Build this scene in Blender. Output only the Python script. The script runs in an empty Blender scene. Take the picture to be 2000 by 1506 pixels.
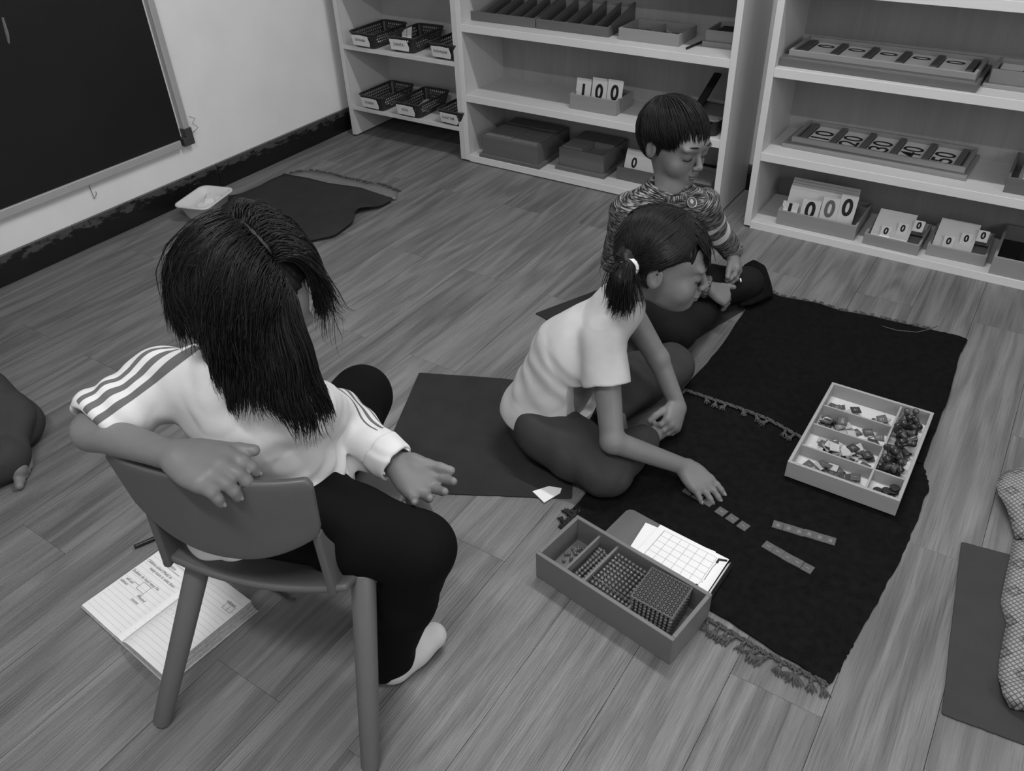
import bpy, math, random
import numpy as np
from mathutils import Vector, Matrix
random.seed(7); RNG = np.random.default_rng(7)
SC = bpy.context.scene; COL = SC.collection
PI = math.pi
# ------------------------------------------------------------------ camera (a hand-held phone, 1.40 m up)
CAM_H = 1.40; FPX = 1577.8; HEAD, PITCH, ROLL = -0.60773, 0.64624, -0.04143
fwd = np.array([math.sin(HEAD)*math.cos(PITCH), math.cos(HEAD)*math.cos(PITCH), -math.sin(PITCH)])
rgt = np.array([math.cos(HEAD), -math.sin(HEAD), 0.0]); upv = np.cross(rgt, fwd)
CR = math.cos(ROLL)*rgt + math.sin(ROLL)*upv; CU = -math.sin(ROLL)*rgt + math.cos(ROLL)*upv
CC = np.array([0, 0, CAM_H])
cam = bpy.data.cameras.new('camera'); cam.sensor_width = 36; cam.lens = FPX*36/2000; cam.clip_start = 0.02
camo = bpy.data.objects.new('camera', cam); COL.objects.link(camo)
camo.matrix_world = Matrix(((CR[0], CU[0], -fwd[0], CC[0]), (CR[1], CU[1], -fwd[1], CC[1]), (CR[2], CU[2], -fwd[2], CC[2]), (0, 0, 0, 1)))
SC.camera = camo
def P(px, py, z=0.0):
    """photograph pixel -> point of the room on the horizontal plane at height z"""
    d = fwd + CR*(px-1000)/FPX - CU*(py-753)/FPX
    q = CC + d*(z-CC[2])/d[2]
    return (float(q[0]), float(q[1]), float(q[2]))
# ------------------------------------------------------------------ world, lights, exposure
W = bpy.data.worlds.new('world'); SC.world = W; W.use_nodes = True
W.node_tree.nodes['Background'].inputs[0].default_value = (1, 1, 1, 1); W.node_tree.nodes['Background'].inputs[1].default_value = 0.25
def area_light(name, loc, rot, sx, sy, power):
    l = bpy.data.lights.new(name, 'AREA'); l.shape = 'RECTANGLE'; l.size = sx; l.size_y = sy; l.energy = power
    o = bpy.data.objects.new(name, l); COL.objects.link(o); o.location = loc; o.rotation_euler = rot
    return o
area_light('tube_light', (-0.60, 2.00, 2.80), (0, 0, 0), 1.25, 0.10, 36)
area_light('tube_light', (-0.30, -0.25, 2.80), (0, 0, 0), 1.25, 0.10, 40)
area_light('window_light', (2.3, 0.2, 1.7), (0, math.radians(90), 0), 1.2, 2.4, 30)
SC.view_settings.view_transform = 'Standard'; SC.view_settings.look = 'None'
SC.view_settings.exposure = 0.0; SC.view_settings.gamma = 1.0; SC.view_settings.use_curve_mapping = False
# ------------------------------------------------------------------ materials
def newmat(name):
    m = bpy.data.materials.new(name); m.use_nodes = True
    return m, m.node_tree, m.node_tree.nodes['Principled BSDF']
def g3(v): return (v, v, v, 1)
def N(t, typ, **kw):
    n = t.nodes.new(typ)
    for k, v in kw.items(): setattr(n, k, v)
    return n
def noise_node(t, vec, scale, detail=3, rough=.5, dist=0):
    n = N(t, 'ShaderNodeTexNoise'); n.inputs['Scale'].default_value = scale; n.inputs['Detail'].default_value = detail
    n.inputs['Roughness'].default_value = rough; n.inputs['Distortion'].default_value = dist
    if vec is not None: t.links.new(vec, n.inputs['Vector'])
    return n.outputs['Fac']
def ramp(t, fac, stops):
    r = N(t, 'ShaderNodeValToRGB'); e = r.color_ramp.elements
    while len(e) < len(stops): e.new(0.5)
    for k, (p, v) in enumerate(stops): e[k].position = p; e[k].color = g3(v)
    t.links.new(fac, r.inputs[0]); return r.outputs[0]
def bump(t, b, h, strength, dist=.002, prev=None):
    n = N(t, 'ShaderNodeBump'); n.inputs['Strength'].default_value = strength; n.inputs['Distance'].default_value = dist
    t.links.new(h, n.inputs['Height'])
    if prev is not None: t.links.new(prev, n.inputs['Normal'])
    t.links.new(n.outputs[0], b.inputs['Normal']); return n.outputs[0]
def mapping(t, scale, rot=(0, 0, 0), src='Object', rnd=False):
    tc = N(t, 'ShaderNodeTexCoord'); m = N(t, 'ShaderNodeMapping'); m.inputs['Scale'].default_value = scale; m.inputs['Rotation'].default_value = rot
    v = tc.outputs[src]
    if rnd:
        oi = N(t, 'ShaderNodeObjectInfo'); c = N(t, 'ShaderNodeCombineXYZ'); mu = N(t, 'ShaderNodeMath', operation='MULTIPLY')
        mu.inputs[1].default_value = 37.0; t.links.new(oi.outputs['Random'], mu.inputs[0])
        for k in range(3): t.links.new(mu.outputs[0], c.inputs[k])
        ad = N(t, 'ShaderNodeVectorMath', operation='ADD'); t.links.new(v, ad.inputs[0]); t.links.new(c.outputs[0], ad.inputs[1]); v = ad.outputs[0]
    t.links.new(v, m.inputs['Vector']); return m.outputs[0]
def mathn(t, op, a, b=None):
    n = N(t, 'ShaderNodeMath', operation=op)
    for i, x in enumerate((a, b)):
        if x is None: continue
        if isinstance(x, (int, float)): n.inputs[i].default_value = x
        else: t.links.new(x, n.inputs[i])
    return n.outputs[0]
def plain(name, v, rough=.6, var=.08, scale=30, bstr=0, bscale=200, metal=0, spec=.4, bdist=.001):
    m, t, b = newmat(name); b.inputs['Roughness'].default_value = rough; b.inputs['Metallic'].default_value = metal
    b.inputs['Specular IOR Level'].default_value = spec
    vec = mapping(t, (1, 1, 1))
    n = noise_node(t, vec, scale, 3)
    t.links.new(ramp(t, n, [(.3, v*(1-var)), (.7, v*(1+var))]), b.inputs['Base Color'])
    if bstr: bump(t, b, noise_node(t, vec, bscale, 2), bstr, bdist)
    return m
def wood(name, v, contrast=.25, axis=0, rough=.5, fine=1.0, spec=.35):
    m, t, b = newmat(name); b.inputs['Roughness'].default_value = rough; b.inputs['Specular IOR Level'].default_value = spec
    s = [9, 9, 9]; s[axis] = .9
    vec = mapping(t, tuple(s), rnd=True)
    a = noise_node(t, vec, 1.6, 5, .6, .8)
    s2 = [140*fine, 140*fine, 140*fine]; s2[axis] = 5
    f = noise_node(t, mapping(t, tuple(s2), rnd=True), 1.0, 3, .6)
    k = mathn(t, 'ADD', mathn(t, 'MULTIPLY', a, .7), mathn(t, 'MULTIPLY', f, .3))
    t.links.new(ramp(t, k, [(.3, v*(1-contrast)), (.55, v), (.75, v*(1+contrast*.6))]), b.inputs['Base Color'])
    bump(t, b, f, .12, .0006)
    return m
def toned(name, v, rough=.6, spec=.35, bstr=.0, bscale=250, bdist=.001, sss=0):
    """base colour = v times the mesh's own 'tone' attribute (patches of the thing's own colour)"""
    m, t, b = newmat(name); b.inputs['Roughness'].default_value = rough; b.inputs['Specular IOR Level'].default_value = spec
    at = N(t, 'ShaderNodeAttribute', attribute_name='tone')
    n = noise_node(t, mapping(t, (1, 1, 1)), 40, 3)
    k = mathn(t, 'MULTIPLY', at.outputs['Fac'], mathn(t, 'ADD', mathn(t, 'MULTIPLY', n, .16), v-.08*1.0 if False else .92))
    k = mathn(t, 'MULTIPLY', k, v)
    t.links.new(k, b.inputs['Base Color'])
    if sss: b.inputs['Subsurface Weight'].default_value = sss; b.inputs['Subsurface Radius'].default_value = (.006, .006, .006); b.inputs['Subsurface Scale'].default_value = 1.0
    if bstr: bump(t, b, noise_node(t, mapping(t, (1, 1, 1)), bscale, 2), bstr, bdist)
    return m
M = {}
M['wall'] = plain('painted_wall', .80, .7, .03, 6, .15, 60)
M['ceil'] = plain('white_ceiling', .85, .8, .02, 5)
M['shelf'] = wood('pale_maple_laminate', .56, .10, 0, .45)
M['shelf_v'] = wood('pale_maple_laminate_upright', .54, .10, 2, .45)
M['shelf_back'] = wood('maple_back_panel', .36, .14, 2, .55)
M['edge'] = wood('pale_edge_band', .70, .06, 0, .4)
M['edge_v'] = wood('pale_edge_band_upright', .68, .06, 2, .4)
M['shelf_white'] = plain('cream_laminate', .58, .45, .03, 10)
M['box'] = wood('beech_box', .27, .12, 0, .5)
M['box_d'] = wood('dark_beech_box', .13, .15, 0, .5)
M['block'] = wood('beech_block', .165, .12, 0, .5)
M['box_dd'] = wood('stained_dark_box', .085, .15, 0, .5)
M['bead_box'] = wood('varnished_box', .155, .10, 0, .45)
M['stamp_box'] = wood('light_box', .34, .08, 0, .5)
M['white_base'] = plain('white_paper_lining', .62, .6, .04, 12)
M['card'] = plain('white_card', .80, .5, .03, 20)
M['card_edge'] = plain('card_grey_edge', .45, .6, .15, 60)
M['ink'] = plain('black_ink', .012, .5, .1)
M['ink2'] = plain('grey_ink', .16, .6, .1)
M['pencil_ink'] = plain('pencil_line', .28, .7, .1)
M['board'] = plain('blackboard_surface', .0125, .55, .12, 3, .2, 700, spec=.25)
M['alu'] = plain('aluminium_frame', .50, .38, .04, 20, metal=.35)
M['corner'] = plain('grey_plastic_corner', .06, .4, .1)
M['chair'] = plain('grey_chair_plastic', .095, .42, .03, 20, .18, 900, spec=.45, bdist=.0004)
M['chair_leg'] = plain('grey_painted_leg', .12, .45, .03, 20, .15, 900)
M['rug'] = plain('dark_wool', .0085, .95, .25, 60, .9, 420, spec=.05, bdist=.003)
M['rug2'] = plain('dark_wool_edge', .0075, .95, .25, 60, .9, 420, spec=.05, bdist=.003)
M['fringe'] = plain('grey_wool_fringe', .10, .9, .3, 200, .8, 900, spec=.1, bdist=.002)
M['fringe_d'] = plain('dark_wool_fringe', .035, .9, .3, 200, .8, 900, spec=.1, bdist=.002)
M['mat'] = plain('charcoal_felt_mat', .032, .9, .10, 15, .35, 500, spec=.1)
M['mat_r'] = plain('grey_felt_mat', .050, .9, .05, 15, .45, 600, spec=.1)
M['pale_rug'] = plain('pale_rug', .18, .9, .08, 60, .5, 300, spec=.05)
M['tub'] = plain('white_plastic', .66, .35, .02, 10)
M['basket'] = plain('grey_basket_plastic', .028, .42, .05, 30)
M['white_basket'] = plain('white_basket_plastic', .5, .4, .05, 30)
M['tile'] = plain('grey_counter_tile', .085, .35, .08, 40)
M['tile_l'] = plain('pale_counter_tile', .42, .4, .05, 40)
M['tile_d'] = plain('dark_counter_tile', .035, .4, .05, 40)
M['digit'] = plain('printed_pale_digit', .30, .5, .02)
M['skittle'] = plain('dark_varnished_skittle', .030, .22, .1, 30, spec=.6)
M['skittle_l'] = plain('grey_varnished_skittle', .075, .22, .1, 30, spec=.6)
M['disc'] = plain('dark_disc', .022, .4, .1, 30)
M['pen'] = plain('black_pen', .012, .35, .1)
M['pencil'] = plain('grey_pencil', .05, .5, .1)
M['chrome'] = plain('chrome', .75, .18, .02, metal=1)
M['rubber'] = plain('black_rubber', .015, .6, .1)
M['paper'] = plain('white_paper', .84, .6, .015, 20)
M['page'] = plain('lined_page_paper', .78, .6, .02, 20)
M['page_edge'] = plain('page_block_edge', .42, .7, .15, 150)
M['clipwood'] = wood('hardboard', .12, .2, 1, .5)
def glass_bead():
    m, t, b = newmat('amber_bead'); b.inputs['Base Color'].default_value = g3(.17); b.inputs['Roughness'].default_value = .07
    b.inputs['Transmission Weight'].default_value = .25; b.inputs['Specular IOR Level'].default_value = 1.0; b.inputs['Coat Weight'].default_value = .6; b.inputs['Coat Roughness'].default_value = .05; return m
M['bead'] = glass_bead()
# black skirting with chipped paint along its upper edge
m, t, b = newmat('black_skirting'); b.inputs['Roughness'].default_value = .3
vec = mapping(t, (1, 1, 1)); n1 = noise_node(t, mapping(t, (1, 5, 14)), 4, 6, .7)
tc = N(t, 'ShaderNodeTexCoord'); sx = N(t, 'ShaderNodeSeparateXYZ'); t.links.new(tc.outputs['Object'], sx.inputs[0])
k = mathn(t, 'ADD', mathn(t, 'MULTIPLY', sx.outputs['Z'], 5.5), n1)
t.links.new(ramp(t, k, [(.0, .006), (.93, .008), (.985, .045), (1.0, .07)]), b.inputs['Base Color']); M['skirting'] = m
# floor boards
m, t, b = newmat('laminate_board'); b.inputs['Specular IOR Level'].default_value = .45
big = noise_node(t, mapping(t, (10, 1.1, 5), rnd=True), 1.0, 2, .45, .25)
rings = mathn(t, 'SINE', mathn(t, 'MULTIPLY', big, 34.0))
med = noise_node(t, mapping(t, (30, 1.6, 30), rnd=True), 1.0, 4, .6, .3)
fine_ = noise_node(t, mapping(t, (330, 5, 330), rnd=True), 1.0, 3, .6)
oi = N(t, 'ShaderNodeObjectInfo')
pore = noise_node(t, mapping(t, (420, 7, 420), rnd=True), 1.0, 2, .5); pv = noise_node(t, mapping(t, (9, 2, 9), rnd=True), 1.0, 2, .5)
k = mathn(t, 'ADD', mathn(t, 'MULTIPLY', rings, .075), mathn(t, 'MULTIPLY', med, .50))
k = mathn(t, 'ADD', k, mathn(t, 'MULTIPLY', fine_, .30)); k = mathn(t, 'ADD', k, mathn(t, 'MULTIPLY', oi.outputs['Random'], .10))
t.links.new(ramp(t, k, [(.26, .098), (.50, .180), (.72, .26)]), b.inputs['Base Color'])
bc_ = b.inputs['Base Color'].links[0].from_socket
t.links.new(mathn(t, 'MULTIPLY', bc_, ramp(t, mathn(t, 'ADD', pore, mathn(t, 'MULTIPLY', mathn(t, 'SUBTRACT', pv, .5), .35)), [(.33, .80), (.42, 1.0), (1.0, 1.0)])), b.inputs['Base Color'])
b.inputs['Roughness'].default_value = .42
bump(t, b, mathn(t, 'ADD', fine_, mathn(t, 'MULTIPLY', pore, .8)), .95, .0017); M['plank'] = m
M['joint'] = plain('floor_joint', .03, .8, .1)
# ------------------------------------------------------------------ mesh helpers
class MB:
    def __init__(s): s.v = []; s.f = []
    def add(s, verts, faces):
        n = len(s.v); s.v += [tuple(map(float, q)) for q in verts]; s.f += [tuple(i+n for i in f) for f in faces]; return s
    def box(s, c, d, rz=0, R=None, taper=1.0):
        x, y, z = d[0]/2, d[1]/2, d[2]/2; vs = []
        R = R or Matrix.Rotation(rz, 3, 'Z')
        for sz in (-1, 1):
            k = taper if sz > 0 else 1
            for a, bb in ((-1, -1), (1, -1), (1, 1), (-1, 1)): vs.append(Vector(c)+R@Vector((a*x*k, bb*y*k, sz*z)))
        return s.add(vs, [(3, 2, 1, 0), (4, 5, 6, 7), (0, 1, 5, 4), (1, 2, 6, 5), (2, 3, 7, 6), (3, 0, 4, 7)])
    def tube(s, pts, r, seg=8, cap=True):
        pts = [Vector(q) for q in pts]; n = len(pts); rr = r if hasattr(r, '__len__') else [r]*n
        up = Vector((0, 0, 1)); rings = []
        for i, q in enumerate(pts):
            d = (pts[min(i+1, n-1)]-pts[max(i-1, 0)]).normalized()
            if abs(d.dot(up)) > .95: up = Vector((1, 0, 0)) if abs(d.x) < .9 else Vector((0, 1, 0))
            a = d.cross(up).normalized(); b2 = a.cross(d); up = b2
            rings.append([q+(a*math.cos(2*PI*k/seg)+b2*math.sin(2*PI*k/seg))*rr[i] for k in range(seg)])
        vs = [v for rg in rings for v in rg]; fs = []
        for i in range(n-1):
            for k in range(seg): fs.append((i*seg+k, i*seg+(k+1) % seg, (i+1)*seg+(k+1) % seg, (i+1)*seg+k))
        if cap: fs += [tuple(range(seg))[::-1], tuple(range((n-1)*seg, n*seg))]
        return s.add(vs, fs)
    def lathe(s, prof, seg=16, c=(0, 0, 0), R=None):
        vs = []; n = len(prof); R = R or Matrix.Identity(3)
        for (r, z) in prof:
            for k in range(seg): vs.append(Vector(c)+R@Vector((r*math.cos(2*PI*k/seg), r*math.sin(2*PI*k/seg), z)))
        fs = [(i*seg+k, i*seg+(k+1) % seg, (i+1)*seg+(k+1) % seg, (i+1)*seg+k) for i in range(n-1) for k in range(seg)]
        fs += [tuple(range(seg))[::-1], tuple(range((n-1)*seg, n*seg))]
        return s.add(vs, fs)
    def prism(s, poly, z0, z1):
        n = len(poly); vs = [(x, y, z0) for x, y in poly]+[(x, y, z1) for x, y in poly]
        fs = [tuple(range(n))[::-1], tuple(range(n, 2*n))]+[(i, (i+1) % n, n+(i+1) % n, n+i) for i in range(n)]
        return s.add(vs, fs)
    def build(s, name, mat, parent=None, bevel=0, smooth=False, seg=2):
        me = bpy.data.meshes.new(name); me.from_pydata(s.v, [], s.f)
        return link_mesh(name, me, mat, parent, bevel, smooth, seg)
def link_mesh(name, me, mat, parent=None, bevel=0, smooth=False, seg=2):
    if isinstance(mat, str): mat = M[mat]
    me.materials.append(mat); me.update()
    o = bpy.data.objects.new(name, me); COL.objects.link(o)
    if parent is not None: o.parent = parent
    if smooth: me.shade_smooth()
    if bevel:
        md = o.modifiers.new('bevel', 'BEVEL'); md.width = bevel; md.segments = seg; md.limit_method = 'ANGLE'; md.harden_normals = False
    return o
def tag(o, label=None, cat=None, group=None, kind=None):
    if label: o['label'] = label
    if cat: o['category'] = cat
    if group: o['group'] = group
    if kind: o['kind'] = kind
    return o
def thing(name, label, cat, loc=(0, 0, 0), rz=0, group=None):
    o = bpy.data.objects.new(name, None); COL.objects.link(o); o.location = loc; o.rotation_euler = (0, 0, rz); o.empty_display_size = .05
    return tag(o, label, cat, group)
def struct(name, mb, mat, parent=None, bevel=0):
    o = mb.build(name, mat, parent, bevel); o['kind'] = 'structure'; return o
def dup(root, loc=None, rz=None, label=None, group=None, rot=None, mat=None):
    r = root.copy(); COL.objects.link(r)
    if loc is not None: r.location = loc
    if rz is not None: r.rotation_euler = (0, 0, rz)
    if rot is not None: r.rotation_euler = rot
    if label: r['label'] = label
    if group: r['group'] = group
    for ch in list(root.children):
        c = ch.copy(); COL.objects.link(c); c.parent = r
        for g in ch.children:
            d = g.copy(); COL.objects.link(d); d.parent = c
    return r
_txt = {}
def text(name, body, size, mat, parent, loc, rot=(0, 0, 0), bold=0.0, ext=.0002, shear=0, sx=1.0, align='CENTER'):
    key = (body, round(size, 4), mat, round(bold, 5), shear, align)
    if key not in _txt:
        cu = bpy.data.curves.new(name, 'FONT'); cu.body = body; cu.size = size; cu.extrude = ext; cu.offset = bold; cu.shear = shear
        cu.align_x = align; cu.align_y = 'CENTER'; cu.resolution_u = 6
        t_ = bpy.data.objects.new(name, cu); COL.objects.link(t_); me = bpy.data.meshes.new_from_object(t_); bpy.data.objects.remove(t_); bpy.data.curves.remove(cu)
        me.materials.clear(); me.materials.append(M[mat]); _txt[key] = me
    o = bpy.data.objects.new(name, _txt[key]); COL.objects.link(o); o.parent = parent; o.location = loc; o.rotation_euler = rot; o.scale = (sx, 1, 1)
    return o
def open_box(root, w, d, h, t, mat, divs=(), base='white_base', z0=0, x0=0, y0=0, divmat=None, backh=None):
    """open box, centre of its footprint at (x0,y0): base + four side panels + dividers as parts"""
    MB().box((x0, y0, z0+t/2), (w-2*t, d-2*t, t)).build('base_panel', base, root)
    MB().box((x0, y0-d/2+t/2, z0+h/2), (w, t, h)).build('side_panel', mat, root, .0012)
    MB().box((x0, y0+d/2-t/2, z0+(backh or h)/2), (w, t, backh or h)).build('side_panel', mat, root, .0012)
    for sg in (-1, 1):
        if backh:
            x = x0+sg*(w/2-t/2); mb = MB(); y1, y2 = y0-d/2+t, y0+d/2-t
            vs = [(x-t/2, y1, z0), (x-t/2, y2, z0), (x-t/2, y2, z0+backh), (x-t/2, y1, z0+h), (x+t/2, y1, z0), (x+t/2, y2, z0), (x+t/2, y2, z0+backh), (x+t/2, y1, z0+h)]
            mb.add(vs, [(3, 2, 1, 0), (4, 5, 6, 7), (0, 1, 5, 4), (1, 2, 6, 5), (2, 3, 7, 6), (3, 0, 4, 7)]).build('side_panel', mat, root)
        else:
            MB().box((x0+sg*(w/2-t/2), y0, z0+h/2), (t, d-2*t, h)).build('side_panel', mat, root, .0012)
    for (ax, p, a, bb, hh) in divs:
        tt = t*.6
        if ax == 'x': MB().box((x0+p, y0+(a+bb)/2, z0+t+hh/2), (tt, bb-a, hh)).build('divider', divmat or mat, root)
        else: MB().box((x0+(a+bb)/2, y0+p, z0+t+hh/2), (bb-a, tt, hh)).build('divider', divmat or mat, root)
# ================================================================== THE SETTING
XL, XR, YB, YF, ZC = -2.96, 2.4, 3.16, -2.4, 2.86
floor = struct('floor', MB().box(((XL+XR)/2, (YB+YF)/2, -.012), (XR-XL, YB-YF, .018)), 'joint')
PW, PLn, GAP = .1755, 1.04, .0006
pm = MB().box((0, 0, -.0022), (PW-GAP, PLn-GAP, .0044)); pme = None
k0, k1 = -17, 4
plank_mesh = {}
for k in range(k0, k1):
    xa = -.012+k*PW; xb = xa+PW; xa = max(xa, XL); xb = min(xb, 1.2)
    if xb-xa < .02: continue
    off = .455 if k % 2 == 0 else .97
    for j in range(-3, 4):
        ya = off+j*PLn; yb = min(ya+PLn, YB); ya = max(ya, -.9)
        if yb-ya < .02: continue
        key = (round(xb-xa, 3), round(yb-ya, 3))
        if key not in plank_mesh:
            mb = MB().box((0, 0, -.0022), (key[0]-GAP, key[1]-GAP, .0044)); me = bpy.data.meshes.new('plank'); me.from_pydata(mb.v, [], mb.f); me.materials.append(M['plank']); plank_mesh[key] = me
        o = bpy.data.objects.new('plank', plank_mesh[key]); COL.objects.link(o); o.parent = floor; o.location = ((xa+xb)/2, (ya+yb)/2, random.uniform(-.0003, 0))
# the boards beyond the picture, joined
mb = MB()
for k in range(int((1.2+.012)/PW)+1, 14):
    xa = -.012+k*PW
    if xa+PW < XR: mb.box((xa+PW/2, .4, -.0022), (PW-GAP, 5.4, .0044))
mb.box(((XL+1.2)/2, -1.6, -.0022), (1.2-XL, 1.35, .0044))
tag(mb.build('far_planks', 'plank', floor), kind='stuff')
struct('wall_left', MB().box((XL-.06, (YB+YF)/2, ZC/2), (.12, YB-YF+.24, ZC)), 'wall')
struct('wall_back', MB().box(((XL+XR)/2, YB+.06, ZC/2), (XR-XL, .12, ZC)), 'wall')
struct('wall_right', MB().box((XR+.06, (YB+YF)/2, ZC/2), (.12, YB-YF+.24, ZC)), 'wall')
struct('wall_front', MB().box(((XL+XR)/2, YF-.06, ZC/2), (XR-XL, .12, ZC)), 'wall')
struct('ceiling', MB().box(((XL+XR)/2, (YB+YF)/2, ZC+.05), (XR-XL+.24, YB-YF+.24, .1)), 'ceil')
sk = struct('baseboard_left', MB().box((XL+.003, (YB+YF)/2, .051), (.006, YB-YF-.02, .102)), 'white_base')
for y0 in (1.389-.683*3, 1.389-.683*2, 1.389-.683, 1.389, 2.072, 2.752):
    L = .683 if y0 < 2.7 else YB-2.752
    MB().box((XL+.008, y0+L/2, .0535), (.014, L-.003, .105)).build('tile', 'skirting', sk, .001)
struct('baseboard_back', MB().box(((XL+XR)/2+.01, YB-.008, .0525), (XR-XL-.04, .014, .105)), 'skirting')
# ------------------------------------------------------------------ blackboard on the left wall
bb = thing('blackboard', 'large blackboard with aluminium frame on the left wall', 'blackboard', (XL, 1.0, .23))
BH, BW = 1.25, 2.0
MB().box((.012, 0-.02, .62), (.014, 1.92, 1.22)).build('board_surface', 'board', bb)
MB().box((.014, -.02, .014), (.026, 1.90, .032)).build('frame_bar', 'alu', bb, .003)
MB().box((.014, -.02, 1.236), (.026, 1.90, .028)).build('frame_bar', 'alu', bb, .003)
MB().box((.014, .972, .63), (.026, .028, 1.18)).build('frame_bar', 'alu', bb, .003)
MB().box((.014, -.99, .63), (.026, .028, 1.18)).build('frame_bar', 'alu', bb, .003)
for (y, z) in ((.965, .02), (-.985, .02)):
    s = 1 if y > 0 else -1
    c = MB(); c.box((.0165, y, z-.003), (.033, .050, .034)); c.box((.0165, y+s*.008, z+.03), (.033, .034, .036))
    o = c.build('corner_bracket', 'corner', bb, .002); o['label'] = 'dark plastic corner piece'
ck = MB().tube([(.0195, .425, .60), (.0195, .42, .55), (.0195, .414, .522)], [.004, .006, .003], 6).build('chalk_smudge', 'ink2', bb)
wz = thing('bent_wire', 'thin zigzag wire sticking out beside the blackboard corner', 'wire', (XL+.002, 2.012, .26), group=None)
MB().tube([(.02, -.01, .075), (.02, .014, .060), (.02, -.004, .045), (.02, .018, .022), (.02, -.006, .012), (.0, -.01, .0)], .0012, 5).build('wire', 'corner', wz)
hk = thing('wall_hook', 'small bent wire hook hanging on the wall under the blackboard', 'hook', (XL+.003, 1.51, .165))
MB().tube([(.003, 0, .06), (.003, .002, .0), (.003, .018, .016), (.003, .016, .024)], .0013, 5).build('wire', 'ink2', hk)

# ================================================================== SHELVES
FY, DEP = 2.84, .305
def bookshelf(label, x0, x1, fy, boards, top, th=.03, pt=.024, m=('shelf', 'shelf_v', 'edge', 'edge_v', 'shelf_back'), bth=None, plinth=False):
    r = thing('bookshelf', label, 'bookshelf', ((x0+x1)/2, fy, 0)); w = x1-x0; d = DEP; bth = bth or th
    for s in (-1, 1):
        sp = MB().box((s*(w/2-pt/2), d/2+.001, top/2+.004), (pt, d-.002, top-.008)).build('side_panel', m[1], r)
        MB().box((s*(w/2-pt/2), -.0006, top/2+.004), (pt, .0032, top-.008)).build('edge_strip', m[3], sp, .0008)
    MB().box((0, d-.006, top/2+.01), (w-2*pt, .01, top-.03)).build('back_panel', m[4], r)
    for z in boards:
        b_ = MB().box((0, d/2-.004, z-bth/2), (w-2*pt-.0004, d-.012, bth)).build('shelf_board', m[0], r)
        MB().box((0, .0, z-bth/2), (w-2*pt-.0004, .0035, bth)).build('edge_strip', m[2], b_, .001)
    return r
TOP = 1.15
wh = ('shelf_white', 'shelf_white', 'shelf_white', 'shelf_white', 'shelf_white')
bookshelf('pale narrow bookshelf of name-tagged baskets in the corner by the wall', -2.872, -2.181, FY, [.152, .432, .72, 1.0, 1.15], TOP, m=wh, bth=.018)
bookshelf('middle maple bookshelf with spindle boxes and wooden block boxes', -2.180, -.972, FY, [.034, .303, .590, .87, 1.15], TOP)
bookshelf('right-hand maple bookshelf with number boards and digit cards', -.856, .36, FY-.02, [.028, .294, .587, .85, 1.15], TOP)
# ------------------------------------------------------------------ perforated name baskets (shelf 1)
def perforated(mb, cols, rows, fn, hole=.36):
    """fn(u,v)->point; hexagonal holes in staggered rows, real openings"""
    for r in range(rows):
        o = .5 if r % 2 else 0
        for c in range(-1, cols+1):
            u0, u1 = (c+o)/cols, (c+1+o)/cols
            cu0, cu1 = max(u0, 0), min(u1, 1)
            if cu1-cu0 < 1e-6: continue
            v0, v1 = r/rows, (r+1)/rows
            if cu1-cu0 < .7*(u1-u0): mb.add([fn(cu0, v0), fn(cu1, v0), fn(cu1, v1), fn(cu0, v1)], [(0, 1, 2, 3)]); continue
            um, vm = (u0+u1)/2, (v0+v1)/2; du, dv = (u1-u0), (v1-v0)
            out = [(cu0, v0), (um, v0), (cu1, v0), (cu1, vm), (cu1, v1), (um, v1), (cu0, v1), (cu0, vm)]
            inn = [(um-.28*du, vm-.30*dv), (um, vm-.40*dv), (um+.28*du, vm-.30*dv), (um+.40*du, vm), (um+.28*du, vm+.30*dv), (um, vm+.40*dv), (um-.28*du, vm+.30*dv), (um-.40*du, vm)]
            mb.add([fn(*q) for q in out]+[fn(*q) for q in inn], [(i, (i+1) % 8, 8+(i+1) % 8, 8+i) for i in range(8)])
def basket_mesh(w, d, h, wb, db, mat='basket', cols=(9, 15), rows=4, z0=0):
    mb = MB(); r = .018
    def corner(wd, dd, z):
        pts = []
        for (sx, sy, a0) in ((1, -1, -90), (1, 1, 0), (-1, 1, 90), (-1, -1, 180)):
            for k in range(4):
                a = math.radians(a0+30*k); pts.append((sx*(wd/2-r)+r*math.cos(a), sy*(dd/2-r)+r*math.sin(a), z))
        return pts
    lo, hi = corner(wb, db, 0.004), corner(w, d, h)
    n = 16
    def lerp(p, q, t): return tuple(p[i]*(1-t)+q[i]*t for i in range(3))
    for i in range(n):
        j = (i+1) % n; a, b_, c, e = lo[i], lo[j], hi[j], hi[i]
        if i % 4 == 3:
            side = i//4; cc = cols[1] if side in (0, 2) else cols[0]
            f1 = lambda u, v, a=a, b_=b_, c=c, e=e: lerp(lerp(a, b_, u), lerp(e, c, u), .10+.80*v)
            perforated(mb, cc, rows, f1)
            for (v0, v1) in ((0, .10), (.90, 1)): mb.add([lerp(a, e, v0), lerp(b_, c, v0), lerp(b_, c, v1), lerp(a, e, v1)], [(0, 1, 2, 3)])
        else: mb.add([a, b_, c, e], [(0, 1, 2, 3)])
    mb.add(lo, [tuple(range(16))[::-1]])
    return mb, hi
bproto = None
def make_basket():
    t_ = thing('name_basket', '', 'basket')
    mb, hi = basket_mesh(.148, .245, .066, .118, .212)
    me = bpy.data.meshes.new('basket_body'); me.from_pydata(mb.v, [], mb.f); o = link_mesh('basket_body', me, 'basket', t_)
    md = o.modifiers.new('s', 'SOLIDIFY'); md.thickness = .0022; md.offset = 0
    rim = MB().tube(hi+[hi[0], hi[1]], .0042, 6, False).build('rim', 'basket', t_, smooth=True)
    return t_
bproto = make_basket()
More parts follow.
